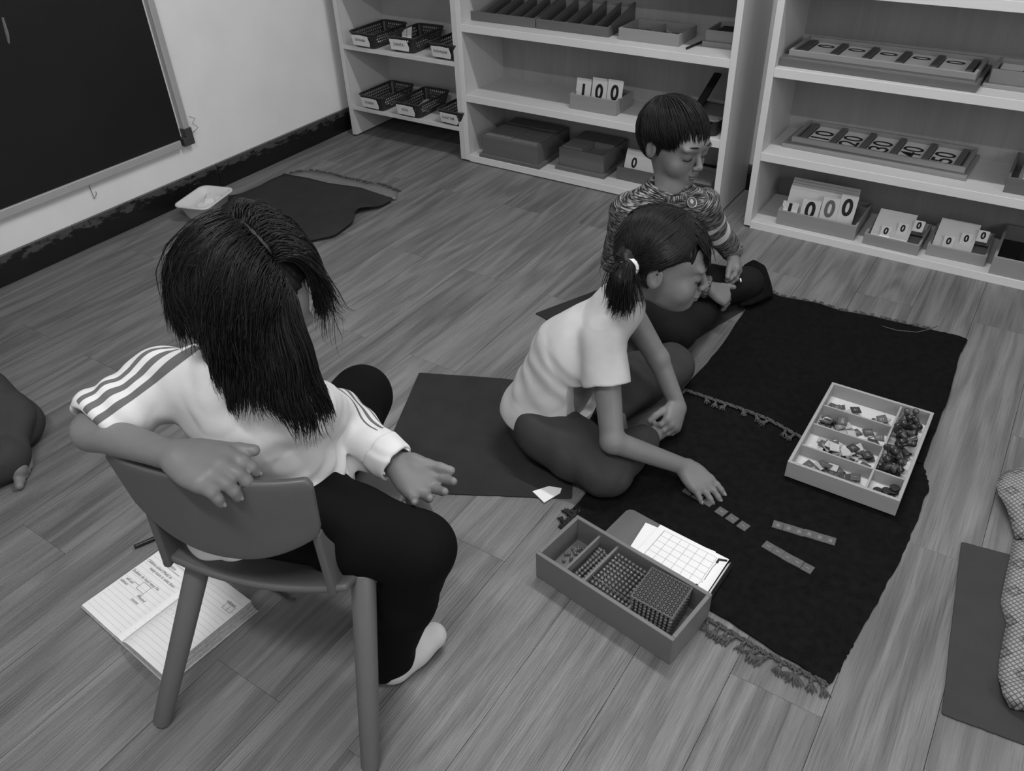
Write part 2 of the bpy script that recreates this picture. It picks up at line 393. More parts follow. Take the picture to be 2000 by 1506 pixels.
names = [('DEVANSH', -2.712, 2.945, .432, 0), ('DANTA', -2.508, 2.965, .432, .05), ('RUDHRANE', -2.262, 2.955, .432, .0),
         ('DHARA', -2.708, 2.945, .152, 0), ('KIYA', -2.492, 2.945, .152, .02), ('GAUTAM', -2.245, 2.950, .152, 0)]
blab = ['grey perforated basket nearest the wall on the upper basket shelf', 'grey perforated basket in the middle of the upper basket shelf, a written slip sticking out',
        'grey perforated basket half behind the upright on the upper basket shelf', 'grey perforated basket nearest the wall on the lowest basket shelf, over the skirting',
        'grey perforated basket in the middle of the lowest basket shelf', 'grey perforated basket half behind the upright on the lowest basket shelf']
for i, (nm, x, y, z, rz) in enumerate(names):
    b_ = bproto if i == 0 else dup(bproto)
    b_.location = (x, y, z+.001); b_.rotation_euler = (0, 0, rz); b_['label'] = blab[i]; b_['group'] = 'name baskets on the corner bookshelf'
for i, (nm, x, y, z, rz) in enumerate(names):
    b_ = [o for o in COL.objects if o.get('label') == blab[i]][0]
    tilt = math.atan2(.0165, .062)
    lb = MB(); pts = [(-.052, -.024), (.044, -.026), (.050, -.010), (.046, .022), (.0, .025), (-.050, .023)] if i != 5 else [(-.048, -.022), (.038, -.027), (.052, -.010), (.047, .023), (-.045, .025)]
    lb.add([(px_, 0, pz) for px_, pz in pts]+[(px_, .0012, pz) for px_, pz in pts], [tuple(range(len(pts))), tuple(range(len(pts), 2*len(pts)))[::-1]]+[(k, (k+1) % len(pts), len(pts)+(k+1) % len(pts), len(pts)+k)[::-1] for k in range(len(pts))])
    lo = lb.build('name_tag', 'card', b_); lo.location = (-.006, -.1215, .034); lo.rotation_euler = (tilt, 0, 0); lo['label'] = 'white paper name tag'
    text('handwriting', nm, .019 if len(nm) < 7 else .0165, 'ink2', lo, (-.004, -.0006, .002), (PI/2, 0, 0), shear=.2, sx=.85, bold=.0002)
    # slips of paper inside
    for q in range(2):
        s = thing('paper_slip', '', 'paper', (x+(.01-.02*q), y+.02+.02*q, z+.012+.004*q), rz+random.uniform(-.4, .4), 'paper slips inside the name baskets')
        s['label'] = ['lower', 'upper'][q]+' paper slip in the '+['wall-side', 'middle', 'right-hand'][i % 3]+' basket of the '+['upper', 'lowest'][i//3]+' basket shelf' if not (i == 1 and q == 1) else 'written paper slip propped over the rim of the middle basket, upper basket shelf'
        if i == 1 and q == 1:
            s.location = (x-.03, y-.03, z+.052); s.rotation_euler = (.35, -.35, .5); del s['group']
            o = MB().box((0, 0, 0), (.05, .11, .0012)).build('sheet', 'card', s); text('handwriting', 'Common Noun', .012, 'ink2', s, (0, .02, .0008), (0, 0, -PI/2), shear=.2); o2 = text('handwriting', 'x', .012, 'ink2', s, (-.01, -.02, .0008), (0, 0, -PI/2))
        else: MB().box((0, 0, .0), (.07, .11, .0015), R=Matrix.Rotation(.06, 3, 'X')).build('sheet', 'card', s)

# ------------------------------------------------------------------ middle shelf
U2, M2, B2 = .590, .303, .034
def spindle(x, y, lab, digits):
    w, d, h, hb, t_ = .325, .36-.12, .036, .085, .007
    r = thing('spindle_box', lab, 'box', (x, y, U2), 0, 'spindle boxes on the middle bookshelf')
    open_box(r, w, d, h, t_, 'box_d', base='box_dd', backh=hb)
    for k in range(1, 5):
        xx = -w/2+w*k/5; y1, y2 = -d/2+t_, d/2-t_
        vs = [(xx-.002, y1, t_), (xx-.002, y2, t_), (xx-.002, y2, hb-.006), (xx-.002, y1, h-.004), (xx+.002, y1, t_), (xx+.002, y2, t_), (xx+.002, y2, hb-.006), (xx+.002, y1, h-.004)]
        MB().add(vs, [(3, 2, 1, 0), (4, 5, 6, 7), (0, 1, 5, 4), (1, 2, 6, 5), (2, 3, 7, 6), (3, 0, 4, 7)]).build('divider', 'box_d', r)
    for k in range(5):
        text('numeral', digits[k], .034, 'ink', r, (-w/2+w*(k+.5)/5, d/2-t_-.001, .060), (PI/2, 0, 0), bold=.0012)
spindle(-2.003, 2.91+.12, 'dark five-slot spindle box by the left upright on the upper shelf', '01234')
spindle(-1.672, 2.91+.12, 'dark five-slot spindle box beside the small two-part box on the upper shelf', '56789')
r = thing('two_part_box', 'light wooden box with one divider holding small pieces on the upper shelf', 'box', (-1.342, 2.986, U2))
open_box(r, .246, .162, .042, .007, 'box', [('x', 0, -.07, .07, .030)], base='box_d')
s = thing('paper_slip', 'white label strip lying across the two-part box', 'paper', (-1.405, 2.945, U2+.030), .05)
MB().box((0, 0, 0), (.085, .022, .0015)).build('sheet', 'card', s)
for k in range(16):
    s = thing('small_peg', 'tiny wooden pegs heaped inside the two-part box on the upper shelf', 'peg', (-1.28+random.uniform(-.04, .04)-(0.13 if k % 3 == 0 else 0), 2.99+random.uniform(-.03, .05), U2+.016), random.uniform(0, 3), 'pegs inside the two-part box')
    MB().tube([(-.012, 0, 0), (.004, 0, 0), (.012, 0, .002)], [.003, .003, .007], 6).build('peg', 'box', s)
s = thing('pencil', 'dark pencil lying on the upper shelf between two small boxes', 'pencil', (-1.167, 2.975, U2+.0045), math.radians(-98+180))
MB().tube([(-.09, 0, 0), (.075, 0, 0)], .0042, 6).build('shaft', 'pen', s); MB().tube([(.075, 0, 0), (.09, 0, 0)], [.0042, .0008], 6).build('tip', 'box', s)
r = thing('lidded_box', 'small grey wooden box on a flat base by the right upright, upper shelf', 'box', (-1.075, 3.03, U2))
MB().box((0, 0, .009), (.15, .15, .018)).build('base_tray', 'box', r, .001)
open_box(r, .135, .135, .038, .006, 'box', base='box_d', z0=.018)
s = thing('folded_cloth', 'dark folded cloth inside the small box by the right upright', 'cloth', (-1.075, 3.03, U2+.028))
mb = MB().box((0, 0, .012), (.11, .11, .022), taper=.7).build('cloth', 'rubber', s, .006)
# number cards of three digits in a box, middle shelf
def card(x, z0, y, w, h, digit, lab, grp, lean=.30, parent_z=0, size=.055, dmat='ink', th=.003, dx=0, dz=None):
    c = thing('number_card', lab, 'card', (x, y, z0), 0, grp); c.rotation_euler = (-lean, 0, 0)
    MB().box((0, 0, h/2), (w, th, h)).build('card_body', 'card', c, .0004)
    if digit: text('numeral', digit, size, dmat, c, (dx, -th/2-.0004, h-size*.58 if dz is None else dz), (PI/2, 0, 0), bold=size*.035, sx=.88)
    return c
r = thing('card_box', 'small wooden box holding digit cards on the middle shelf board', 'box', (-1.56, 2.965, M2))
open_box(r, .212, .146, .060, .007, 'box', base='box')
for q, (dx_, n_, top_, dg) in enumerate(((-.068, 5, .092, '1'), (.004, 6, .100, '0'), (.073, 4, .106, '0'))):
    for k in range(n_):
        front = k == 0
        card(-1.56+dx_-.004*k, M2+.012, 2.925+.007*k, .066, top_-.004*0, dg if front else None,
             ['white card with a 1', 'middle white card with a 0', 'right white card with a 0'][q]+' in the small box, middle shelf board' if front else 'plain white cards behind the digit cards, middle shelf board',
             None if front else 'cards in the small box on the middle shelf', .22, size=.078, dz=[.048, .056, .062][q])
# right end of the middle board: dark woven basket with a strap, seen behind the boy
r = thing('woven_basket', 'dark woven basket with a long black flap behind the boy, middle shelf board', 'basket', (-1.085, 2.955, M2))
mb, hi = basket_mesh(.13, .20, .06, .12, .19, cols=(10, 14), rows=5); o = mb.build('basket_body', 'basket', r)
o.modifiers.new('s', 'SOLIDIFY').thickness = .003
MB().tube(hi+[hi[0], hi[1]], .004, 6, False).build('rim', 'box_d', r)
MB().box((0, 0, .055), (.11, .18, .006)).build('lid', 'box_d', r)
MB().box((-.045, .03, .10), (.03, .26, .012), R=Matrix.Rotation(.42, 3, 'X')).build('flap', 'rubber', r, .003)
# bottom board: block boxes
def block_box(lab, x, y, w, d, h, nx, ny, mat, tw, td):
    r = thing('block_box', lab, 'box', (x, y, B2))
    MB().box((0, 0, .008), (tw, td, .016)).build('base_tray', mat, r, .0015)
    open_box(r, w, d, h, .008, mat, base=mat, z0=.016)
    bw, bd = (w-.02)/nx, (d-.02)/ny
    for a in range(nx):
        for c in range(ny):
            s = thing('wooden_block', ['front ', 'middle ' if ny == 3 else 'back ', 'back '][c]+['left', 'right'][a]+' dark block in the '+('larger' if w > .25 else 'smaller')+' block box', 'block', (x-w/2+.01+bw*(a+.5), y-d/2+.01+bd*(c+.5), B2+.026), 0, 'blocks in the '+('larger' if w > .25 else 'smaller')+' block box')
            if not (w > .25) and a == nx-1 and c == 0: hh = h-.030; s['label'] = 'lowest dark block at the front right of the smaller block box'; del s['group']
            else: hh = h-.006+random.uniform(-.003, .004)
            MB().box((0, 0, hh/2), (bw-.002, bd-.002, hh)).build('block', 'block', s, .0015)
block_box('large wooden box of smooth blocks by the left upright, bottom board', -1.945, 2.988, .288, .275, .080, 2, 3, 'box_d', .318, .292)
block_box('smaller wooden box of four blocks beside the large block box, bottom board', -1.612, 3.010, .215, .225, .078, 2, 2, 'box_d', .24, .252)
r = thing('card_box', 'wooden box of cards behind the boy\'s shoulder, bottom board', 'box', (-1.345, 2.99, B2))
open_box(r, .21, .15, .055, .007, 'box_d', base='box')
for k in range(7):
    card(-1.345-.004*k, B2+.012, 2.945+.010*k, .185, .085, '0' if k == 0 else None, 'white card with a large 0 in front in the box behind the boy' if k == 0 else 'white cards stacked in the box behind the boy', None if k == 0 else 'cards in the box behind the boy', .35, dx=-.05)
r = thing('white_basket', 'white perforated basket with a dark rim on the bottom board behind the boy', 'basket', (-1.075, 2.955, B2))
mb, hi = basket_mesh(.15, .20, .075, .125, .18, cols=(12, 16), rows=7); o = mb.build('basket_body', 'white_basket', r); o.modifiers.new('s', 'SOLIDIFY').thickness = .002
MB().tube(hi+[hi[0], hi[1]], .0055, 6, False).build('rim', 'rubber', r, smooth=True)
s = thing('folded_cloth', 'pale folded cloth inside the white basket on the bottom board', 'cloth', (-1.075, 2.955, B2+.03))
MB().box((0, 0, .025), (.12, .16, .05), taper=.75).build('cloth', 'pale_rug', s, .012, seg=3)

# ------------------------------------------------------------------ right shelf
U3, M3, B3 = .587, .294, .028
def seguin(lab, x, y, z, rz, digits, upper):
    w, d = (.575, .20)
    r = thing('number_board', lab, 'number board', (x, y, z), rz)
    hb = .026 if upper else .014
    MB().box((-.008, .002, hb/2), (w+.04, d+.03, hb)).build('base_tray', 'box_d' if upper else 'box', r, .0015)
    fm = 'box'
    z1 = hb
    MB().box((0, 0, z1+.004), (w, d, .008)).build('board_panel', fm, r)
    for s in (-1, 1): MB().box((0, s*(d/2-.005), z1+.013), (w, .010, .026)).build('frame_rail', fm, r, .0012)
    for s in (-1, 1): MB().box((s*(w/2-.005), 0, z1+.013), (.010, d-.02, .026)).build('frame_rail', fm, r, .0012)
    step = (w-.06)/5
    for k in range(6):
        MB().box((-w/2+.03+k*step, 0, z1+.015), (.022 if upper else .021, d-.045 if upper else d-.022, .012)).build('slat', 'box_dd' if upper else 'box_d', r, .002)
    for k in range(5):
        xx = -w/2+.03+(k+.5)*step
        p = MB().box((xx, 0 if upper else 0, z1+.0095), (step-.028, d-.024, .004)).build('number_plate', 'card', r)
        if upper: text('numeral', '0', .078, 'ink', p, (xx+.0, .045, z1+.012), (0, 0, PI/2), bold=.001, sx=.95, align='CENTER')
        else:
            text('numeral', digits[k], .094, 'ink', p, (xx+.002, -.006, z1+.012), (0, 0, PI/2), bold=.0007, sx=1.12, align='CENTER')
    return r
seguin('long dark-slatted number board showing a row of zeros, upper shelf board', -.515, 2.955, U3, -.03, '00000', True)
seguin('long number board reading 10 to 50 on the middle shelf board', -.470, 3.01, M3, -.03, ['10', '20', '30', '40', '50'], False)
r = thing('card_box', 'light wooden card box on a flat lid at the right end, upper shelf board', 'box', (-.09, 2.985, U3), -.02)
MB().box((0, 0, .006), (.24, .17, .012)).build('base_tray', 'box', r, .0015)
open_box(r, .215, .145, .042, .008, 'box', base='box', z0=.012)
c = thing('number_card', 'white card lying in the upper right-hand card box, a black stroke on it', 'card', (-.09, 2.985, U3+.036), -.02)
MB().box((0, 0, .002), (.185, .115, .004)).build('card_body', 'card', c); text('numeral', '1', .07, 'ink', c, (.0, -.01, .0045), (0, 0, PI/2), bold=.003)
r = thing('card_box', 'dark wooden card box at the right end of the middle shelf board', 'box', (.045, 2.975, M3))
open_box(r, .21, .24, .050, .008, 'box_d', base='box_d')
for k in range(4):
    c = thing('number_card', '', 'card', (.05+.004*k, 2.985-.012*k, M3+.012+.009*k), .04*k, 'cards in the dark box')
    c['label'] = 'white cards piled in the dark box, middle shelf board'
    MB().box((0, 0, .004), (.165, .17, .007)).build('card_body', 'card', c, .001)
    if k == 3: c['label'] = 'topmost white card in the dark box with a black digit'; del c['group']; text('numeral', '0', .06, 'ink', c, (-.03, -.045, .008), bold=.003)
ORD = ['first', 'second', 'third', 'fourth', 'fifth', 'sixth', 'seventh', 'eighth', 'ninth']
# large digit cards (bottom board, left)
r = thing('card_box', 'wooden box of large cards reading 1000 by the left upright, bottom board', 'box', (-.602, 2.955, B3), .0)
open_box(r, .285, .225, .056, .008, 'box', base='box')
for k in range(9):
    card(-.617-.0018*k, B3+.010, 2.920+.0105*k, .245, .098+.0032*(k % 2)+.001*k, None, ORD[k]+' long white card from the front in the 1000 card box', 'long cards in the 1000 card box', .36)
specs = (('1', -.712, .0585, .066, 2.868), ('0', -.642, .066, .084, 2.882), ('0', -.578, .060, .100, 2.894), ('0', -.521, .060, .114, 2.906))
for q, (dg, x, w, h, y) in enumerate(specs):
    for k in range(3):
        card(x-.001*k, B3+.010, y+.004*k, w, h, dg if k == 0 else None,
             ['large white card with a 1 at the left front of the 1000 card box', 'large white card with a 0, next to the 1 card', 'large white card with a pale grey 0, second from right', 'tallest large white card with a bold black 0 at the right'][q] if k == 0 else 'white cards right behind the front digit cards of the 1000 box',
             None if k == 0 else 'cards behind the front digits in the 1000 box', .33, dz=[.030, .044, .058, .070][q], size=.082, dmat='ink2' if q == 2 else 'ink', th=.0025)
def small_cards(x, y, rz, lab, wh):
    w, d = .185, .19
    r = thing('card_box', lab, 'box', (x, y, B3), rz); open_box(r, w, d, .040, .007, 'box', base='box')
    open_ = MB().box((0, .045, .035), (w-.016, .004, .05), R=Matrix.Rotation(-.9, 3, 'X')).build('rest', 'box', r)
    for k in range(5):
        c = thing('number_card', ORD[k]+' blank card from the front in '+wh, 'card', (x-.02, y-.045+.007*k, B3+.016+.0045*k), 0, 'blank cards in '+wh); c.rotation_euler = (-1.12, 0, 0)
        MB().box((0, 0, .045), (.125, .0022, .092)).build('card_body', 'card', c)
    for q, (dx_, dz_) in enumerate(((-.035, 0), (.014, .022), (.060, .045))):
        c = thing('number_card', ['low half-sunk 0 card in ', 'middle little 0 card in ', 'highest little 0 card in '][q]+wh, 'card', (x+dx_, y-.045+.022*q, B3+.020+dz_*.55), 0)
        c.rotation_euler = (-.85, 0, 0); MB().box((0, 0, .02), (.034, .0022, .042)).build('card_body', 'card', c)
        text('numeral', '0', .034, 'ink', c, (0, -.0015, .021), (PI/2, 0, 0), bold=.0016, sx=.85)
small_cards(-.335, 2.93, -.02, 'small wooden box of little 0 cards next to the 1000 box, bottom board', 'the small box next to the 1000 box')
small_cards(-.133, 2.955, .02, 'second small wooden box of little 0 cards, beside the dark-filled box, bottom board', 'the small box next to the dark-filled box')
r = thing('open_box', 'wooden box with a dark inside and a black pouch at the right end, bottom board', 'box', (.115, 2.965, B3))
open_box(r, .27, .28, .062, .009, 'box', base='rubber')
s = thing('pouch', 'black rounded pouch in the dark-filled box at the right end', 'pouch', (.10, 2.93, B3+.010))
mb = MB().lathe([(.01, 0), (.05, .0), (.058, .02), (.05, .045), (.03, .055), (.0, .057)], 18).build('pouch', 'rubber', s, smooth=True)
# ================================================================== THINGS ON THE FLOOR
def jitter_poly(pts, n=10, amp=.0018, rnd=0.012):
    """round the corners a little and give the edge a hand-woven wobble"""
    out = []; L = len(pts)
    for i in range(L):
        p0, p1, p2 = [np.array(pts[(i+k) % L][:2]) for k in (-1, 0, 1)]
        a = p1+(p0-p1)/np.linalg.norm(p0-p1)*rnd; b_ = p1+(p2-p1)/np.linalg.norm(p2-p1)*rnd
        out += [tuple(a), tuple(.25*a+.5*p1+.25*b_), tuple(b_)]
        p3 = np.array(pts[(i+2) % L][:2]) if False else p2
        e = p2+(p1-p2)/np.linalg.norm(p1-p2)*rnd
        for k in range(1, n):
            q = b_+(e-b_)*k/n; out.append(tuple(q+RNG.normal(0, amp, 2)))
    return out
def loft(A, B, nu, nv, zf, name, mat, parent=None, thick=.003, smooth=True):
    def samp(L, u):
        L = [np.array(q[:2]) for q in L]; d = [0]
        for i in range(1, len(L)): d.append(d[-1]+np.linalg.norm(L[i]-L[i-1]))
        t = u*d[-1]
        for i in range(1, len(L)):
            if t <= d[i]+1e-9: f = (t-d[i-1])/(d[i]-d[i-1]+1e-12); return L[i-1]*(1-f)+L[i]*f
        return L[-1]
    vs = []; fs = []
    for j in range(nv+1):
        for i in range(nu+1):
            u, v = i/nu, j/nv; q = samp(A, u)*(1-v)+samp(B, u)*v; vs.append((q[0], q[1], zf(u, v)))
    for j in range(nv):
        for i in range(nu): a = j*(nu+1)+i; fs.append((a, a+1, a+nu+2, a+nu+1))
    mb = MB().add(vs, fs); o = mb.build(name, mat, parent, smooth=smooth)
    if thick: s = o.modifiers.new('s', 'SOLIDIFY'); s.thickness = thick; s.offset = -1
    return o
def fringe(parent, pts, z, n, ln, mat, side=1, band=True, r=.0022, spread=.5):
    pts = [np.array(q[:2]) for q in pts]; d = [0]
    for i in range(1, len(pts)): d.append(d[-1]+np.linalg.norm(pts[i]-pts[i-1]))
    def at(t):
        t = min(max(t, 0), 1)*d[-1]
        for i in range(1, len(pts)):
            if t <= d[i]+1e-9: f = (t-d[i-1])/(d[i]-d[i-1]); dr = (pts[i]-pts[i-1])/(d[i]-d[i-1]); return pts[i-1]*(1-f)+pts[i]*f, dr
        return pts[-1], dr
    if band:
        mb = MB()
        for sgn, ph in ((1, 0), (-1, 0), (1, PI/2)):
            path = []
            m_ = int(d[-1]/.006)
            for k in range(m_+1):
                q, dr = at(k/m_); nr = np.array([dr[1], -dr[0]])*side; w = .0045*math.sin(k*1.3+ph)*sgn
                path.append((q[0]+nr[0]*(.006+w), q[1]+nr[1]*(.006+w), z+.003+.0022*math.cos(k*1.3+ph)*sgn))
            mb.tube(path, r, 5)
        tag(mb.build('braided_edge', mat, parent, smooth=True), kind='stuff')
    for i in range(n):
        t = (i+.5+random.uniform(-.25, .25))/n; q, dr = at(t); nr = np.array([dr[1], -dr[0]])*side
        a = random.uniform(-.7, .7); dirn = nr*math.cos(a)+dr*math.sin(a); L_ = ln*random.uniform(.75, 1.15)
        mb = MB(); k0_ = q+nr*.008; kn = k0_+dirn*L_*.35
        mb.tube([(k0_[0], k0_[1], z+.003), ((k0_[0]+kn[0])/2+random.uniform(-.002, .002), (k0_[1]+kn[1])/2, z+.006), (kn[0], kn[1], z+.005)], [r*1.3, r*1.1, r*1.2], 6)
        mb.tube([(kn[0]-dirn[0]*.003, kn[1]-dirn[1]*.003, z+.005), (kn[0]+dirn[0]*.003, kn[1]+dirn[1]*.003, z+.005)], [r*2.0, r*1.7], 7)
        for s in range(7):
            b_ = (s-3)/3*spread+random.uniform(-.1, .1); d2 = dirn*math.cos(b_)+np.array([-dirn[1], dirn[0]])*math.sin(b_)
            e = kn+d2*L_*.65*random.uniform(.8, 1.1); m_ = (kn+e)/2+d2*.001
            mb.tube([(kn[0], kn[1], z+.005), (m_[0], m_[1], z+.0045+random.uniform(0, .002)), (e[0], e[1], z+.0015)], [r*.8, r*.75, r*.45], 4)
        mb.build('tassel', mat, parent, smooth=True)
# ------------------------------------------------------------------ rugs
RZ = .0055
rug1 = thing('rug', 'black woven rug nearer the camera with grey tassels along its front edge', 'rug')
poly = [(-.668, 1.165), (-.40, 1.108), (-.018, 1.040), (-.004, 1.18), (.022, 1.42), (.030, 1.690), (-.005, 1.785), (-.62, 1.80), (-.645, 1.5)]
mb = MB().prism(jitter_poly(poly, 14), .0006, RZ); mb.build('rug_body', 'rug', rug1, .002)
fringe(rug1, [P(1345, 1188), P(1400, 1215), P(1500, 1275), P(1618, 1335)], 0.001, 15, .040, 'fringe', 1)
fringe(rug1, [P(1098, 1035), P(1135, 1000)], 0.001, 3, .03, 'fringe_d', -1, r=.003)
rug2 = thing('rug', 'black woven rug further back, lying over the edge of the nearer black rug', 'rug', (0, 0, RZ))
back = [P(1480, 565), P(1520, 583), P(1600, 598), P(1640, 612), P(1700, 622), P(1740, 632), P(1820, 650), P(1868, 660)]
poly = [P(1335, 762), P(1450, 807), P(1568, 856), P(1700, 880), P(1802, 912), P(1820, 860), P(1850, 785), P(1872, 700), P(1889, 668)]+back[::-1]+[P(1455, 610), P(1400, 690)]
mb = MB().prism(jitter_poly([(q[0], q[1]) for q in poly], 6, .001, .006), .0, RZ); mb.build('rug_body', 'rug2', rug2, .002)
fringe(rug2, [P(1335, 764), P(1400, 786), P(1450, 803), P(1500, 822), P(1572, 862)], RZ-.003, 9, .034, 'fringe', 1)
fringe(rug2, back[:-1], -.004, 30, .018, 'fringe', -1, r=.0016)
MB().tube([P(1722, 640, RZ+.002), P(1750, 648, RZ+.002), P(1790, 652, RZ+.002), P(1815, 646, RZ+.002), P(1830, 640, RZ+.002)], .0016, 5).build('loose_thread', 'fringe', rug2, smooth=True)
# turned-up corner of the back rug beside the boy
loft([P(1452, 530), P(1470, 521), P(1490, 533), P(1500, 560)], [P(1440, 610), P(1465, 612), P(1485, 605), P(1505, 590)], 12, 10,
     lambda u, v: .012+.035*math.sin(PI*min(1, max(0, u*.9+.05)))*math.sin(PI*(.15+.8*(1-v)))*1.0, 'turned_corner', 'rug2', rug2, .006)
# ------------------------------------------------------------------ mats
def mat_obj(label, poly, mat, z=.004, crease=None):
    o = MB().prism(jitter_poly([(q[0], q[1]) for q in poly], 12, .0005, .004), .0004, z).build('floor_mat', mat, None, .001)
    return tag(o, label, 'mat')
mat_obj('dark felt mat on the bare floor between the chair and the ponytailed girl', [(-1.328, 1.432), (-1.10, 1.535), (-.885, 1.60), (-.684, 1.217), (-.959, 1.068), (-1.13, .985)], 'mat')
mat_obj('dark felt mat the boy sits on, its corner showing left of him', [(-1.207, 1.885), (-1.05, 2.24), (-.628, 2.285), (-.735, 1.88), (-.90, 1.80)], 'mat')
mat_obj('grey felt mat lying at the right edge, a patterned cloth over it', [(.123, 1.553), (.212, 1.567), (.60, 1.62), (.66, 1.16), (.302, 1.106), (.168, 1.092)], 'mat_r')
s = MB().prism([P(1040, 963)[:2], P(1072, 953)[:2], P(1097, 957)[:2], P(1094, 966)[:2], P(1063, 985)[:2]], .0045, .0062).build('paper_scrap', 'paper', None); tag(s, 'small torn white paper scrap on the edge of the dark mat', 'paper')
# ------------------------------------------------------------------ folded rug by the wall
fr = thing('folded_rug', 'dark rug left folded on a paler fringed rug near the blackboard wall', 'rug')
top = [P(430, 392), P(472, 385), P(510, 369), P(527, 359), P(557, 346), P(602, 354), P(642, 364), P(705, 373), P(766, 395)]
bot = [P(440, 430), P(490, 455), P(540, 470), P(600, 478), P(655, 466), P(690, 440), P(697, 421), P(742, 410), P(768, 396)]
loft(top, bot, 40, 16, lambda u, v: .012+.012*(math.sin(9*u+3*v)*.5+.5)*(1-abs(2*v-1)**4)+.016*math.exp(-((u-.83)/.06)**2)*v, 'rug_body', 'mat', fr, .004)
pr = thing('fringed_rug', 'pale rug strip with a ragged fringe showing under the dark folded rug', 'rug')
up_ = [P(556, 344), P(600, 336), P(645, 343), P(665, 350), P(700, 357), P(718, 364), P(730, 360), P(776, 378)]
dn_ = [P(556, 356), P(602, 362), P(642, 372), P(680, 378), P(705, 383), P(725, 388), P(745, 392), P(774, 392)]
loft(up_, dn_, 20, 3, lambda u, v: .0045, 'rug_body', 'pale_rug', pr, .004)
fringe(pr, up_, 0.0, 34, .024, 'fringe', -1, band=False, r=.0020, spread=.9)
# ------------------------------------------------------------------ white tub
tb = thing('plastic_tub', 'white plastic tub on the floor against the black skirting', 'tub', (-2.79, 1.868, 0), math.radians(17))
def rrect(w, d, r, z, n=5):
    pts = []
    for (sx, sy, a0) in ((1, -1, -90), (1, 1, 0), (-1, 1, 90), (-1, -1, 180)):
        for k in range(n): a = math.radians(a0+90*k/(n-1)); pts.append((sx*(w/2-r)+r*math.cos(a), sy*(d/2-r)+r*math.sin(a), z))
    return pts
rings = [rrect(.095, .145, .02, .002), rrect(.105, .155, .024, .008), rrect(.140, .195, .026, .068), rrect(.156, .210, .030, .070), rrect(.158, .212, .031, .065)]
vs = [p for rg in rings for p in rg]; n = 20; fs = [(i*n+k, i*n+(k+1) % n, (i+1)*n+(k+1) % n, (i+1)*n+k) for i in range(4) for k in range(n)]+[tuple(range(n))[::-1]]
o = MB().add(vs, fs).build('tub_body', 'tub', tb, smooth=True); o.modifiers.new('s', 'SOLIDIFY').thickness = .0018
s = thing('folded_cloth', 'folded white cloth bundle resting in the white tub', 'cloth', (-2.775, 1.872, .035), .5)
o = MB().box((0, 0, .010), (.085, .12, .03), taper=.8).build('cloth', 'tub', s, .012, seg=3)
MB().box((.004, .01, .030), (.05, .10, .016), rz=.3, taper=.6).build('cloth_fold', 'tub', s, .006, seg=3)
# ------------------------------------------------------------------ bead box
bz = math.radians(-8.1); BX = thing('bead_box', 'long four-part wooden box of glass beads in front of the black rug', 'box', (-.453, 1.019, 0.0012), bz)
bw, bd, bh, bt = .342, .145, .076, .009
open_box(BX, bw, bd, bh, bt, 'bead_box', [('x', -.171+.070, -.0635, .0635, .055), ('x', -.171+.118, -.0635, .0635, .055), ('x', -.171+.228, -.0635, .0635, .055)], base='bead_box')
def bxw(x, y, z): c, s_ = math.cos(bz), math.sin(bz); return (-.453+x*c-y*s_, 1.019+x*s_+y*c, z+.0012)
BP = .0093
def bead_geo(mb, c, r=.0044, seg=7):
    prof = [(r*math.sin(a), -r*math.cos(a)) for a in (.35, .9, 1.57, 2.24, 2.79)]
    return mb.lathe(prof, seg, c)
unit = MB(); bead_geo(unit, (0, 0, .0045), seg=8); unit_me = None
spots = [(random.gauss(-.138, .012), random.gauss(.030, .014)) for _ in range(17)]+[(random.gauss(-.138, .010), random.gauss(-.045, .009)) for _ in range(10)]
for i, (x, y) in enumerate(spots):
    x = min(max(x, -.157), -.107); y = min(max(y, -.057), .057)
    z = .0095+(.007 if any((x-a)**2+(y-b_)**2 < .0045**2 for a, b_ in spots[:i]) else 0)
    if unit_me is None: o = unit.build('glass_bead', 'bead', None, smooth=True); unit_me = o.data
    else: o = bpy.data.objects.new('glass_bead', unit_me); COL.objects.link(o)
    o.location = bxw(x, y, z); tag(o, 'single loose glass bead in the end compartment of the bead box', 'bead', 'loose unit beads in the bead box')
bar = MB()
for k in range(10): bead_geo(bar, (0, (k-4.5)*BP, 0))
bar_t = None
for L_ in range(5):
    for k in range(4):
        x = -.171+.070+.0085+.0098*k+(.004 if L_ % 2 else 0); z = .0145+.0086*L_
        if L_ == 4 and k in (0,): continue
        if bar_t is None:
            bar_t = thing('bead_bar', 'x', 'bead bar'); bar.build('beads', 'bead', bar_t, smooth=True)
            MB().tube([(0, -.051, 0), (0, .051, 0)], .0008, 5).build('wire', 'chrome', bar_t); o = bar_t
        else: o = dup(bar_t)
        o.location = bxw(x, random.uniform(-.008, .008), z); o.rotation_euler = (random.uniform(-.03, .03), 0, bz+random.uniform(-.05, .05))
        o['label'] = 'ten-bead bar stacked among others in the narrow second compartment of the bead box'; o['group'] = 'ten-bead bars in the bead box'
sqb = MB()
for a in range(10):
    for k in range(10): bead_geo(sqb, ((a-4.5)*.0096, (k-4.5)*BP*1.08, 0), .0045, 6)
sq_t = None
